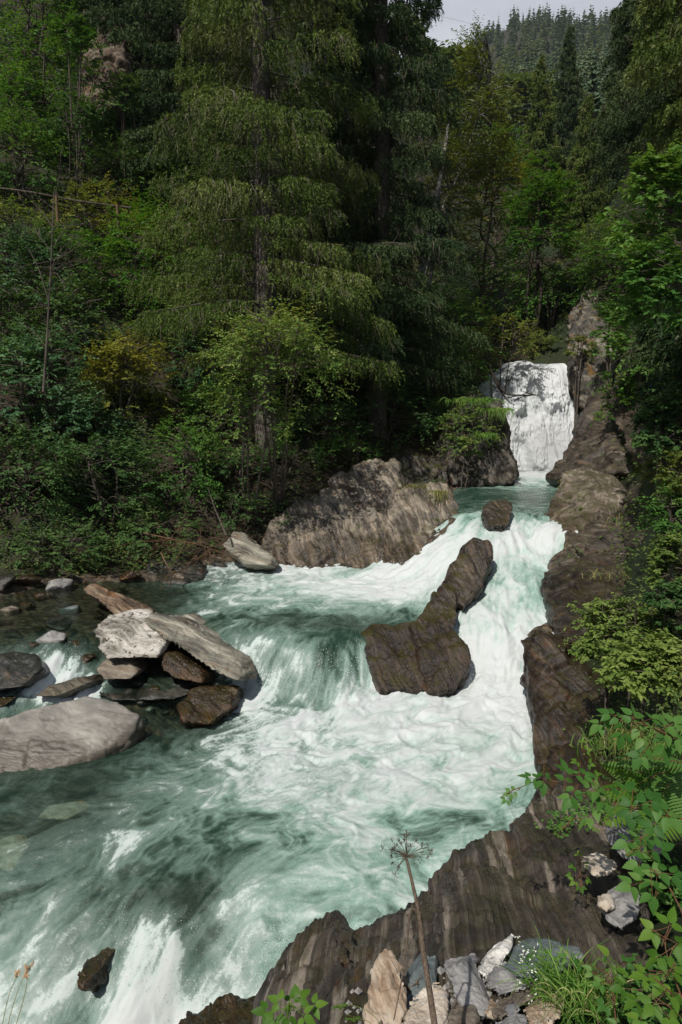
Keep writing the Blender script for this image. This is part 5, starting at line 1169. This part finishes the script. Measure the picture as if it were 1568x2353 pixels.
grass(P(1290, 2290, 2.42), 230, .30, .0055, 'lush green grass tussock arching over the stone pile', 1, spread=.75, toward=(-.12, -.2, 0), base=.05)
grass(P(1350, 2320, 2.3), 130, .26, .005, 'second green tussock behind the arching one', 2, spread=.8, base=.06)
grass(P(1440, 1700, 4.6), 150, .42, .007, 'long-bladed tuft hanging from the bank over the dark slab', 3, L_moor, spread=.5, toward=(-.1, -.35, -.1), sag=1.0, base=.08)
grass(P(1390, 1720, 4.9), 90, .25, .006, 'short grass beside the hanging tuft', 4, spread=.8, base=.12)
grass(P(1500, 1740, 4.3), 90, .3, .006, 'grass on the bank above the fern', 5, spread=.8, base=.12)
grass(P(1008, 1130, 18.3), 110, .45, .02, 'yellowish tuft hanging down the rounded cliff end', 6, L_moor, spread=.5, toward=(0, -.55, -.5), sag=.9, base=.12)
grass(P(950, 1120, 18.8), 60, .35, .018, 'thin grass on top of the rounded cliff end', 7, L_moor, spread=.6, toward=(0, -.4, -.3), base=.2)
grass(P(1085, 925, 24.8), 320, .75, .026, 'mop of long grass crowning the buttress', 8, spread=.7, toward=(.1, -.45, -.3), base=.4, sag=.8)
grass(P(1135, 945, 24.4), 260, .7, .026, 'long grass hanging off the corner of the buttress', 9, spread=.6, toward=(.2, -.45, -.35), base=.25, sag=.9)
grass(P(1110, 1000, 23.7), 140, .5, .024, 'grass patch lower on the buttress face', 10, spread=.5, toward=(0, -.5, -.3), base=.2, sag=.9)
grass(P(1310, 1110, 19.3), 70, .35, .02, 'grass patch on the pale banded boulder', 11, L_moor, spread=.5, toward=(-.1, -.4, -.2), base=.15)
grass(P(1460, 1190, 15.6), 110, .5, .018, 'drooping yellow grass above the cracked rock wall', 12, L_moor, spread=.5, toward=(-.1, -.5, -.3), base=.2, sag=1.0)
grass(P(1390, 1215, 16.0), 50, .3, .016, 'small tuft in a crack of the rock wall', 13, L_moor, spread=.5, toward=(-.1, -.4, -.2), base=.12)
grass(P(1425, 905, 25), 100, .5, .022, 'fresh grass along the crest of the folded rock slope', 14, spread=.6, toward=(-.3, -.3, -.1), base=.4)
grass(P(1380, 1330, 12.8), 40, .3, .012, 'dry tuft by the small rock basin', 15, L_moor, spread=.6, base=.15)
grass(P(1480, 1330, 12), 60, .35, .012, 'pale dry grass beside the cracked wall', 16, L_moor, spread=.7, base=.2)

# bramble leaflets
def leaflet(L, Wd, rg, rows=15):
    t = np.linspace(0, 1, rows); w = np.sin(np.pi * t ** .78) ** .9 * (1 - .25 * t); w[-1] = 0; w[0] = .03
    ser = 1 + .07 * np.where(np.arange(rows) % 2, 1, -1)
    cols = np.array([-1, -.55, 0, .55, 1.])
    X = Wd / 2 * w[:, None] * cols * np.where(np.abs(cols) == 1, ser[:, None], 1)
    Y = L * t[:, None] - .12 * L * np.abs(cols) * w[:, None] * .5 + 0 * X
    Zz = .16 * np.abs(X) + .0 - L * .18 * t[:, None] ** 2 + .022 * L * np.sin(t[:, None] * 40 - np.abs(cols) * 5) * (np.abs(cols) > .1) * (w[:, None] > .1)
    V = np.stack([X, Y, Zz], -1).reshape(-1, 3)
    i = (np.arange(rows - 1)[:, None] * 5 + np.arange(4)[None]).ravel()
    return V, np.stack([i, i + 1, i + 6, i + 5], 1)

def place_leaf(mb, c, d, nrm, L, Wd, rg, var):
    d = unit(d); s = unit(np.cross(d, nrm)); u = np.cross(s, d)
    V, F = leaflet(L, Wd, rg)
    mb.add(np.asarray(c) + V[:, :1] * s + V[:, 1:2] * d + V[:, 2:] * u, F, var)

def compound(lf, st, c, d, nrm, L, rg, n=5, var=.5):
    "one bramble leaf: terminal leaflet and one or two pairs"
    d = unit(d); s = unit(np.cross(d, nrm)); pet = .9 * L
    e = c + d * pet; st.tube([c, c + d * pet * .5 - np.array([0, 0, .04 * L]), e], [.0016, .0013, .001], 4)
    L = L * .57
    place_leaf(lf, e, d + rg.normal(0, .12, 3), nrm + rg.normal(0, .15, 3), L * 1.12, L * .72, rg, var)
    for k in range((n - 1) // 2):
        q = c + d * pet * (.93 - .42 * k)
        for sg in (1, -1):
            dd = d * .45 + s * sg + rg.normal(0, .1, 3) - np.array([0, 0, .12])
            place_leaf(lf, q + s * sg * .006, dd, nrm + rg.normal(0, .2, 3), L * (.95 - .12 * k), L * .62, rg, np.clip(var + rg.normal(0, .16), 0, 1))

def bramble(label, stem, leaves_, mat, seed, r=.0035, name='bramble', cat='plant', stemmat=None, n=5):
    rg = np.random.default_rng(seed + 900); S0 = np.array([P(*q) for q in stem]); cv = curve(S0, 8)
    root = thing(name, label, cat, tuple(S0[0])); lf, st = MB(), MB()
    st.tube(cv, np.linspace(r, r * .4, len(cv)), 6)
    for (px, py, d, L, dx, dy, dz) in leaves_:
        q = P(px, py, d); a = cv[np.argmin(((cv - q) ** 2).sum(1))]
        dr = np.array([dx, dy, dz], float)
        nr = unit(np.array([0, -.45, 1.]) + rg.normal(0, .22, 3))
        b = q - unit(dr) * L * .9
        st.tube(curve([a, (a + b) / 2 + [0, 0, .01], b], 4), [.0015] * 9, 4)
        compound(lf, st, b, dr, nr, L, rg, n, np.clip(rg.normal(.5, .26), 0, 1))
    st.build('stem', stemmat or B_red, root, True, tuple(S0[0])); lf.build('leaves', mat, root, True, tuple(S0[0]))
    return root
bramble('long bramble spray reaching out over the foaming pool', [(1600,1890,2.55),(1480,1862,2.75),(1360,1835,2.9),(1260,1792,3.0),(1190,1812,3.05),(1150,1832,3.1)],
  [(1172,1822,3.08,.06,-1,-.1,-.35),(1163,1838,3.08,.05,-.6,-.3,-.5),(1215,1786,3.02,.085,-1,.2,.05),(1250,1800,2.98,.1,-.1,-.4,-.7),(1300,1770,2.95,.1,.1,.3,.3),(1345,1780,2.92,.1,.9,.2,-.1),(1310,1835,2.88,.11,-.5,-.3,-.6),(1370,1815,2.86,.11,.8,.1,-.1),(1390,1845,2.8,.115,.3,-.5,-.6),(1350,1880,2.78,.11,-.7,-.2,-.6),(1440,1815,2.8,.11,.5,.3,.2),(1450,1870,2.7,.115,-.2,-.4,-.5),(1500,1840,2.65,.12,.8,.2,.1),(1540,1880,2.6,.12,.4,-.4,-.3),(1500,1900,2.6,.11,-.5,-.3,-.4)], L_bram, 1)
bramble('upper bramble spray arching from the bank above the fern', [(1620,1740,2.8),(1530,1690,3.0),(1450,1650,3.2),(1380,1640,3.3)],
  [(1375,1665,3.3,.115,-.8,-.1,-.6),(1400,1640,3.25,.11,-.4,.4,.1),(1430,1690,3.15,.12,-.3,-.4,-.6),(1455,1640,3.15,.115,.2,.4,.3),(1480,1700,3.05,.12,.3,-.3,-.7),(1500,1650,3.05,.12,.7,.2,.1),(1530,1720,2.95,.125,-.1,-.4,-.7),(1550,1660,2.95,.12,.6,.3,.1),(1470,1740,3.0,.115,-.6,-.4,-.5),(1560,1700,2.9,.12,.5,-.2,-.2)], L_bram, 2)
bramble('bramble with big leaves hanging before the grey boulder', [(1620,2220,2.0),(1560,2080,2.2),(1510,1990,2.35),(1470,1930,2.45)],
  [(1440,1935,2.45,.10,-.8,0,-.3),(1480,1945,2.42,.1,.5,.2,.1),(1470,1990,2.38,.115,-.2,-.5,-.8),(1520,1950,2.36,.1,.8,.2,0),(1450,2035,2.3,.1,-.9,-.2,-.2),(1500,2060,2.25,.1,-.1,-.5,-.8),(1550,2010,2.28,.1,.6,-.1,-.1),(1510,2010,2.3,.09,.2,.4,.4)], L_bram, 3)
bramble('pale green bramble thicket in the bottom corner', [(1620,2420,1.7),(1570,2300,1.85),(1530,2180,2.0),(1540,2120,2.1)],
  [(1500,2140,2.05,.09,-.8,-.1,-.2),(1540,2120,2.05,.09,.3,.3,.3),(1560,2170,2.0,.1,.5,-.2,-.2),(1510,2200,1.97,.09,-.7,-.2,-.3),(1550,2230,1.9,.09,.5,0,0),(1520,2260,1.88,.085,-.5,-.3,-.4),(1480,2240,1.95,.08,-.8,0,-.1),(1550,2290,1.8,.085,.4,-.2,-.3),(1500,2310,1.82,.08,-.5,-.3,-.2),(1460,2300,1.9,.075,-.7,-.1,-.2),(1540,2340,1.75,.08,.3,-.3,-.3),(1470,2345,1.82,.075,-.4,-.3,-.2),(1430,2270,2.0,.07,-.8,.1,0)], L_lime, 4, n=3)
bramble('small leafy weeds beside the grass tussock', [(1420,2380,2.0),(1410,2300,2.15),(1400,2240,2.25)],
  [(1380,2260,2.25,.06,-.8,-.1,0),(1420,2240,2.25,.06,.5,.2,.2),(1360,2230,2.35,.06,-.4,.3,.2),(1430,2290,2.12,.06,.7,-.1,0),(1390,2310,2.12,.06,-.6,-.3,-.2),(1440,2210,2.3,.06,.6,.2,.2),(1330,2215,2.4,.055,-.7,.1,.1),(1300,2200,2.45,.05,-.7,.2,.2)], L_bram, 5, n=3, name='weed')
bramble('leafy sprig beside the pale oblong stone', [(1340,2050,3.12),(1335,2010,3.2),(1333,1975,3.28)],
  [(1318,1990,3.25,.05,-.7,-.2,0),(1345,1985,3.24,.05,.5,0,.1),(1330,1965,3.3,.04,0,.3,.6),(1320,2025,3.16,.055,-.6,-.4,-.4),(1350,2020,3.16,.05,.6,-.3,-.4),(1335,2040,3.12,.05,0,-.6,-.5),(1312,2012,3.2,.045,-.8,0,0)], L_lime, 6, n=3, name='weed')
bramble('bright green elder shoot at the bottom of the view', [(640,2480,1.55),(655,2400,1.66),(665,2310,1.76)],
  [(690,2290,1.78,.062,.6,.4,.3),(640,2300,1.76,.06,-.7,.3,.2),(610,2325,1.72,.065,-.9,-.1,-.1),(725,2310,1.74,.06,.9,.1,.05),(700,2335,1.7,.062,.7,-.4,-.3),(660,2340,1.7,.06,-.1,-.7,-.4),(630,2345,1.68,.06,-.6,-.5,-.3),(672,2295,1.8,.05,.1,.4,.7)], L_lime, 7, n=3, name='elder_shoot', stemmat=L_lime)
bramble('broad pale coltsfoot leaves behind the grass tussock', [(1420,2300,2.1),(1410,2230,2.25),(1400,2200,2.3)],
  [(1400,2195,2.32,.085,-.3,.2,.3),(1415,2225,2.26,.085,.3,-.3,.0)], L_lime, 8, n=1, name='coltsfoot', stemmat=L_lime)
bramble('creeping green herb on the bank under the bramble spray', [(1290,1905,3.9),(1330,1880,3.9),(1390,1900,3.7)],
  [(1290,1900,3.9,.045,-.5,0,.1),(1310,1885,3.9,.045,.2,.3,.3),(1345,1890,3.85,.045,.4,-.2,.1),(1370,1905,3.75,.045,-.3,-.3,0),(1395,1890,3.72,.045,.6,.2,.1),(1280,1915,3.85,.04,-.7,-.3,0)], L_lime, 9, n=3, name='weed')
bramble('young nettle clump on the bank edge above the pool', [(1330,1790,5.2),(1335,1750,5.3),(1340,1715,5.4)],
  [(1330,1720,5.4,.08,-.6,0,.2),(1350,1725,5.35,.08,.6,0,.2),(1325,1750,5.3,.085,-.7,-.3,0),(1355,1755,5.25,.085,.7,-.3,0),(1340,1705,5.4,.07,0,.2,.7),(1370,1780,5.1,.08,.7,-.2,0)], L_lime, 10, n=3, name='weed')

# fern fronds
def fern(label, c, fronds, mat, seed, L=.5):
    rg = np.random.default_rng(seed + 50); root = thing('fern', label, 'fern', tuple(c)); lf, st = MB(), MB()
    for az_, tilt in fronds:
        d = np.array([math.cos(az_), math.sin(az_), 0]); t = np.linspace(0, 1, 26)
        p = np.asarray(c) + d * (L * t * math.cos(tilt))[:, None] + np.array([0, 0, 1.]) * (L * (t * math.sin(tilt) - .35 * t ** 2))[:, None]
        st.tube(p, np.linspace(.003, .0008, 26), 4)
        tg = unit(np.gradient(p, axis=0)); s = unit(np.cross(tg, [0, 0, 1.]))
        wl = L * .26 * np.sin(np.pi * np.clip(t * .92 + .1, 0, 1)) ** .8
        for sg in (1, -1):
            D = s * sg + tg * .35; D[:, 2] -= .12
            V, F = leaves(p[2:], D[2:], np.cross(s, tg)[2:] + 1e-6, wl[2:], np.full(24, L * .036), rg, .05, .12); lf.add(V, F, np.clip(rg.normal(.6, .1), 0, 1))
    st.build('stem', B_red, root, True, tuple(c)); lf.build('fronds', mat, root, False, tuple(c))
fern('yellow-green fern in the middle of the brambles', P(1600, 1850, 3.2), [(2.9, .35), (3.3, .25), (2.5, .5), (3.7, .3)], L_lime, 1, .55)
fern('fern under the upper bramble spray', P(1590, 1760, 3.3), [(3.2, -.1), (3.7, -.1), (2.8, .2), (4.2, .0)], L_bram, 2, .45)

# small herbs over the near bank
n = 14000; y = rng.uniform(1.8, 7.5, n); a = rng.uniform(.26, 1.5, n); x = a * y; z = np.zeros(n)
g_, sd = ground_parts(x, y); ok = np.zeros(n, bool)
dens = fbm(np.c_[x * 1.5, y * 1.5, 0 * x], 3, 555)
for i in range(n):
    zt_, nn_ = on_top(bl, x[i], y[i]); inside = zt_ is not None and zt_ > g_[i]
    z[i] = max(g_[i], zt_ if zt_ is not None else -9)
    ok[i] = sd[i] > .4 and (dens[i] > ((.0 if a[i] > .6 else .12) if not inside else .3)) and (not inside or x[i] / y[i] > .33)
x, y, z = x[ok], y[ok], z[ok]; n = len(x); k4 = 4
C = np.repeat(np.c_[x, y, z], k4, 0) + np.c_[rng.normal(0, .035, (n * k4, 2)), rng.uniform(.0, .12, n * k4)]
D = rng.normal(size=(n * k4, 3)); D[:, 2] = .1
Nn = unit(np.array([0, -.35, 1.]) + rng.normal(0, .35, (n * k4, 3))); Lf = rng.uniform(.018, .045, n * k4)
V, F = leaves(C, D, Nn, Lf, Lf * .6, rng)
o = mk('bank_herbs', V, F, L_bram, None, False, {'var': np.repeat(np.clip(rng.normal(.5, .3, n * k4), 0, 1), 6)}); o['kind'] = 'stuff'; o['label'] = 'small green herbs covering the near bank'

# dry umbel stalk before the pool
c0 = P(1010, 2430, 1.82)
root = thing('dry_umbel', 'dry brown umbel stalk with a bare spoked head', 'plant', tuple(c0)); mb = MB(); hd_ = MB()
main = curve([P(1010,2430,1.82), P(988,2280,1.92), P(972,2180,1.98), P(962,2095,2.03), P(948,2030,2.06), P(934,1972,2.1)], 8)
mb.tube(main, np.interp(np.linspace(0, 1, len(main)), [0, .45, .47, .5, 1], [.0105, .0085, .011, .007, .0045]), 8)
side = curve([P(964,2100,2.03), P(945,2090,2.03), P(937,2150,2.0), P(925,2240,1.95), P(905,2345,1.88)], 6)
mb.tube(side, np.linspace(.0042, .0018, len(side)), 6)
for q, r_ in ((P(972,2180,1.98), .0115), (P(962,2095,2.03), .0105)): mb.tube([q - [0, 0, .006], q, q + [0, 0, .006]], [.006, r_, .006], 8)
ctr = P(934, 1970, 2.1); rg = np.random.default_rng(5)
for k_ in range(30):
    a_ = rg.uniform(0, 6.283); el_ = rg.uniform(.05, 1.25); L_ = rg.uniform(.05, .085)
    d_ = np.array([math.cos(a_) * math.cos(el_), math.sin(a_) * math.cos(el_) * .8, math.sin(el_)])
    e_ = ctr + d_ * L_; hd_.tube([ctr, ctr + d_ * L_ * .55 + [0, 0, .004], e_], [.0012, .0009, .0007], 4)
    for j in range(6):
        dd = unit(d_ + rg.normal(0, .7, 3)); hd_.tube([e_, e_ + dd * .012], [.0006, .0012], 3)
for p0, p1 in ((P(985,2055,2.05), P(975,2035,2.06)), (P(908,2010,2.08), P(930,1975,2.1)), (P(985,1945,2.1), P(936,1970,2.1)), (P(880,1950,2.1), P(932,1972,2.1))):
    hd_.tube(curve([p1, (p0 + p1) / 2 + [0, 0, .006], p0], 4), [.0009] * 9, 4)
    for j in range(7): hd_.tube([p0, p0 + unit(rg.normal(size=3)) * .014], [.0006, .0012], 3)
mb.build('stalk', B_dry, root, True, tuple(c0)); hd_.build('umbel_head', B_dry, root, True, tuple(c0))

# seeding grass at the bottom edge
def seedgrass(label, stalks, seed, mat, heads):
    rg = np.random.default_rng(seed + 70); c = P(*stalks[0][0]); root = thing('seeding_grass', label, 'grass', tuple(c)); st, hd = MB(), MB()
    for sk in stalks:
        cv = curve([P(*q) for q in sk], 8); st.tube(cv, np.linspace(.0016, .0008, len(cv)), 4)
        tip = cv[int(len(cv) * .72):]
        for q in tip:
            for _ in range(5):
                d = unit(tip[-1] - tip[0] + rg.normal(0, .022, 3)); p = q + rg.normal(0, .0022, 3); hd.tube([p, p + d * .006, p + d * .012], [.0006, .0018, .0003], 4)
    st.build('stalk', L_moor, root, True, tuple(c)); hd.build('seed_head', heads, root, True, tuple(c))
seedgrass('two ripe grass heads in the bottom corner over the white water', [[(5,2420,2.0),(25,2330,2.08),(48,2260,2.15),(74,2216,2.2)], [(15,2420,2.0),(45,2330,2.06),(62,2260,2.14),(60,2222,2.18)], [(0,2380,2.05),(20,2290,2.1),(36,2250,2.15),(40,2235,2.17)]], 1, L_moor, leaf_mat('ripe_seed', [(0, (.2, .12, .06)), (1, (.36, .24, .14))], .2, .7, 20))
seedgrass('green grass panicle lying before the tan stone', [[(900,2400,1.9),(860,2335,1.95),(810,2310,1.98),(770,2315,1.98)], [(890,2420,1.9),(850,2350,1.93),(800,2340,1.95)]], 2, L_grass, L_lime)
# white meadow flowers by the slab
rg = np.random.default_rng(8); c = P(1330, 2290, 2.35); root = thing('white_flowers', 'airy sprays of tiny white flowers beside the greenish slab', 'flower', tuple(c)); st, hd = MB(), MB()
for k_ in range(15):
    e = P(rg.uniform(1170, 1330), rg.uniform(2160, 2300), rg.uniform(2.28, 2.5)); cv = curve([c + rg.normal(0, .02, 3), (c + e) / 2 + [0, 0, .03], e], 5); st.tube(cv, np.linspace(.0011, .0005, len(cv)), 3)
    for _ in range(6):
        p = e + rg.normal(0, .010, 3); nn = unit(rg.normal(size=3) + [0, -.5, 1]); V, F = leaves(np.repeat(p[None], 4, 0), unit(rg.normal(size=(4, 3))), np.repeat(nn[None], 4, 0), .005, .004, rg); hd.add(V, F, .5)
st.build('stem', L_grass, root, True, tuple(c)); k = N('white_petals'); hd.build('petals', k.end(k.n('BsdfPrincipled', {'Base Color': (.75, .76, .66), 'Roughness': .6})), root, False, tuple(c))

# ------------------------------------------------------------------ bare wood
def twiggy(name, label, cat, main, nside, ln, seed, mat, r=.02, up=.3, depth=2):
    rg = np.random.default_rng(seed + 30); p = np.array([P(*q) for q in main]); cv = curve(p, 8); mb = MB()
    mb.tube(cv, np.linspace(r, r * .25, len(cv)), 6)
    def side(a, d, L, rr, lev_):
        e = a + d * L; m = (a + e) / 2 + rg.normal(0, .07, 3) * L; c2 = curve([a, m, e + [0, 0, .06 * L]], 5); mb.tube(c2, np.linspace(rr, rr * .3, len(c2)), 4)
        if lev_ > 0:
            for _ in range(3):
                side(c2[rg.integers(3, len(c2))], unit(d + rg.normal(0, .7, 3)), L * rg.uniform(.3, .55), rr * .5, lev_ - 1)
    for k_ in range(nside):
        i = rg.integers(int(len(cv) * .2), len(cv) - 1); d = unit(rg.normal(size=3) * np.array([1, .6, .3]) + np.array([0, 0, up])); side(cv[i], d, ln * rg.uniform(.4, 1.1), r * .35, depth - 1)
    o = mb.build(name, mat, None, True, tuple(p[0])); return tag(o, label, cat)
twiggy('bare_sapling', 'thin leafless sapling standing among the dark shrubs', 'tree', [(100,900,13.6),(108,780,13.6),(118,600,13.6),(124,440,13.7)], 16, .8, 1, B_bark, .026, .5)
twiggy('bare_sapling', 'pale leafless stem leaning beside the thin sapling', 'tree', [(112,690,13.5),(90,620,13.4),(66,570,13.4)], 4, .3, 2, B_bark, .014, .3)
twiggy('dead_branch', 'black bare branch hanging in front of the waterfall', 'branch', [(1128,850,27),(1145,885,26.8),(1165,905,26.7),(1200,908,26.6),(1238,908,26.6)], 9, .9, 3, B_dark, .06, -.1)
twiggy('dead_branch', 'thin drooping dead branch under the black one', 'branch', [(1140,880,26.9),(1155,905,26.8),(1172,925,26.7),(1185,930,26.7)], 5, .5, 4, B_dark, .04, -.3)
twiggy('bare_roots', 'tangle of reddish bare roots hanging off the bank', 'roots', [(330,1225,15.9),(400,1240,15.8),(470,1255,15.8),(520,1280,15.9)], 34, 1.0, 5, B_root, .02, -.25, 3)
twiggy('dead_branch', 'fallen bare bough dipping its twigs to the water below the bush', 'branch', [(370,1270,15.3),(385,1300,15.1),(400,1320,15.0),(410,1340,15)], 14, .5, 6, B_twig, .02, -.4, 2)
twiggy('dead_branch', 'slim grey dead pole leaning behind the roots', 'branch', [(520,1230,17.2),(495,1170,17.6),(478,1120,18)], 3, .4, 7, B_bark, .03, .3)
twiggy('dead_branch', 'dead bare limb sticking out of the big spruce', 'branch', [(880,560,20),(910,558,19.7),(945,565,19.4)], 8, .5, 8, B_bark, .02, 0)
twiggy('driftwood', 'short orange stick lying at the foot of the grey cliff', 'wood', [(595,1282,17.2),(625,1281,17.1),(640,1283,17.1)], 0, .3, 9, B_root, .03, 0)
twiggy('driftwood', 'thin pale stick caught between the slabs', 'wood', [(320,1398,13.4),(345,1408,13.3),(360,1414,13.3)], 0, .3, 10, B_twig, .012, 0)
twiggy('driftwood', 'broken reddish bark piece behind the tan stone', 'wood', [(905,2270,2.62),(925,2260,2.62),(938,2300,2.55)], 3, .06, 11, B_root, .014, 0)
twiggy('driftwood', 'old wooden stake stuck in the mossy bank', 'wood', [(1315,1690,5.3),(1335,1730,5.2),(1352,1775,5.1)], 0, .1, 12, B_dark, .022, 0)
# leaning birch trunk that shows below the crown
mb = MB(); cv = curve([P(948,720,33), P(965,640,33.2), P(985,560,33.6), P(1005,450,34.2), P(1022,350,35), P(1035,250,36)], 8); mb.tube(cv, np.linspace(.2, .06, len(cv)), 8)
root = thing('birch_tree', 'slender white birch trunk leaning out beside the dark spruce', 'tree', tuple(cv[0])); mb.build('trunk', B_birch, root, True, tuple(cv[0]))
rg = np.random.default_rng(12); cen = cv[28:][rg.integers(0, len(cv) - 28, 60)] + rg.normal(0, .9, (60, 3)); V, F, vv = sprays(cen, unit(rg.normal(size=(60, 3))), np.full(60, .6), 5, 8, .12, rg)
mk('crown', V, F, L_olive, root, False, {'var': vv}, tuple(cv[0]))

# handrail of the footpath
c = P(-60, 425, 26); root = thing('handrail', 'weathered wooden handrail along the path on the slope', 'railing', tuple(c))
cv = curve([P(-80, 424, 25.5), P(60, 440, 25.8), P(180, 462, 26.2), P(305, 478, 26.8)], 6); mb = MB(); mb.tube(cv, [.035] * len(cv), 8); mb.build('rail', B_bark, root, True, tuple(c))
for q in (P(-20, 432, 25.6), P(130, 452, 26.0), P(270, 474, 26.6)):
    mb = MB(); mb.tube([q - [0, 0, 1.1], q + [0, 0, .05]], [.06, .055], 8); mb.build('post', B_twig, root, True, tuple(c))
# overhead wires far up the valley
k = N('wire'); M_wire = k.end(k.n('BsdfPrincipled', {'Base Color': (.12, .12, .13), 'Roughness': .6}))
for lab, p0, p1 in (('upper overhead wire crossing the patch of sky', (900, 0, 230), (1160, 66, 330)), ('lower overhead wire crossing the patch of sky', (900, 60, 230), (1080, 102, 330)), ('upper wire across the wooded slope beyond the birches', (1090, 250, 130), (1250, 233, 140)), ('lower wire across the wooded slope beyond the birches', (1080, 262, 130), (1250, 243, 140))):
    a, b = P(*p0), P(*p1); t_ = np.linspace(0, 1, 24)[:, None]; p = a + (b - a) * t_ - np.array([0, 0, 1.]) * (4 * t_ * (1 - t_)) * np.linalg.norm(b - a) * .01
    mb = MB(); mb.tube(p, [.035] * 24, 5); tag(mb.build('power_line', M_wire, None, True, tuple(a)), lab, 'wire')
# ------------------------------------------------------------------ air of the valley
k = N('haze'); k.t.links.new(k.n('VolumePrincipled', {'Color': (.86, .92, 1, 1), 'Density': .00014, 'Anisotropy': .2}).outputs[0], k.out.inputs[1])
bpy.context.view_layer.update()
ztop = max(float((o_.matrix_world @ Vector(c_)).z) for o_ in (bpy.data.objects['ground'], bpy.data.objects['far_forest']) for c_ in o_.bound_box) + 2; print('TOP', ztop)
bm = bmesh.new(); bmesh.ops.create_cube(bm, size=1.0); me = bpy.data.meshes.new('haze'); bm.to_mesh(me); bm.free(); me.materials.append(k.m)
o = bpy.data.objects.new('haze', me); COL.objects.link(o); o.scale = (8000, 3400, ztop + 3.0); o.location = (0, 900, (ztop + 3.0) / 2 - 3.0); o['kind'] = 'stuff'; o['label'] = 'thin blue haze in the air of the valley'

# ------------------------------------------------------------------ camera, sun, sky
cam = bpy.data.cameras.new('camera'); co_ = bpy.data.objects.new('camera', cam); COL.objects.link(co_)
cam.sensor_fit = 'VERTICAL'; cam.sensor_height = 36; cam.lens = 36 * FOC / 2353; cam.clip_start = .05; cam.clip_end = 6000
co_.location = (0, 0, CAMZ); co_.rotation_euler = (math.radians(90) - PITCH, 0, 0); scene.camera = co_

SUN = unit(np.array([-.31, -.53, .79]))
el = math.asin(SUN[2]); az = math.atan2(SUN[0], SUN[1])
sl = bpy.data.lights.new('sun', 'SUN'); sl.energy = 4.4; sl.angle = math.radians(.55); sl.color = (1, .955, .88)
so = bpy.data.objects.new('sun', sl); COL.objects.link(so)
so.rotation_euler = Vector(tuple(SUN)).to_track_quat('Z', 'Y').to_euler(); so.location = (-8, 0, 30)

w = bpy.data.worlds.new('World'); scene.world = w; w.use_nodes = True; t = w.node_tree; t.nodes.clear()
sky = t.nodes.new('ShaderNodeTexSky'); sky.sky_type = 'NISHITA'; sky.sun_disc = False; sky.sun_elevation = el; sky.sun_rotation = az
tc = t.nodes.new('ShaderNodeTexCoord'); nz = t.nodes.new('ShaderNodeTexNoise'); nz.inputs['Scale'].default_value = 2.2; nz.inputs['Detail'].default_value = 6
mp = t.nodes.new('ShaderNodeMapping'); mp.inputs['Scale'].default_value = (1, 1, 3)
t.links.new(tc.outputs['Generated'], mp.inputs[0]); t.links.new(mp.outputs[0], nz.inputs['Vector'])
rp_ = t.nodes.new('ShaderNodeValToRGB'); rp_.color_ramp.elements[0].position = .3; rp_.color_ramp.elements[1].position = .62
rp_.color_ramp.elements[0].color = (.45, .45, .45, 1); rp_.color_ramp.elements[1].color = (.95, .95, .95, 1)
t.links.new(nz.outputs[0], rp_.inputs[0])
mx = t.nodes.new('ShaderNodeMix'); mx.data_type = 'RGBA'
sx_ = t.nodes.new('ShaderNodeSeparateXYZ'); t.links.new(tc.outputs['Generated'], sx_.inputs[0])
mr_ = t.nodes.new('ShaderNodeMapRange'); mr_.inputs[1].default_value = .5; mr_.inputs[2].default_value = .95; mr_.inputs[3].default_value = 1; mr_.inputs[4].default_value = .12
t.links.new(sx_.outputs[2], mr_.inputs[0]); mm_ = t.nodes.new('ShaderNodeMath'); mm_.operation = 'MULTIPLY'; t.links.new(rp_.outputs[0], mm_.inputs[0]); t.links.new(mr_.outputs[0], mm_.inputs[1])
my_ = t.nodes.new('ShaderNodeMapRange'); my_.inputs[1].default_value = .25; my_.inputs[2].default_value = .8; my_.inputs[3].default_value = .12; my_.inputs[4].default_value = 1   # cloud kept to the valley head, shaped so to hold down ambient light
t.links.new(sx_.outputs[1], my_.inputs[0]); m3_ = t.nodes.new('ShaderNodeMath'); m3_.operation = 'MULTIPLY'; t.links.new(mm_.outputs[0], m3_.inputs[0]); t.links.new(my_.outputs[0], m3_.inputs[1])
t.links.new(m3_.outputs[0], mx.inputs[0]); t.links.new(sky.outputs[0], mx.inputs[6]); mx.inputs[7].default_value = (11.6, 11.9, 12.8, 1)   # cloud
bg = t.nodes.new('ShaderNodeBackground'); bg.inputs[1].default_value = .068
ou = t.nodes.new('ShaderNodeOutputWorld'); t.links.new(mx.outputs[2], bg.inputs[0]); t.links.new(bg.outputs[0], ou.inputs[0])

scene.view_settings.view_transform = 'Standard'; scene.view_settings.look = 'None'; scene.view_settings.exposure = 0; scene.view_settings.gamma = 1
scene.cycles.max_bounces = 8; scene.cycles.transparent_max_bounces = 12; scene.cycles.diffuse_bounces = 3; scene.cycles.glossy_bounces = 3
scene.cycles.sample_clamp_indirect = 4.0; scene.cycles.use_adaptive_sampling = True
scene.cycles.use_denoising = True; scene.cycles.denoising_prefilter = 'NONE'; scene.cycles.denoising_input_passes = 'RGB_ALBEDO_NORMAL'; scene.cycles.sample_clamp_direct = 6.0
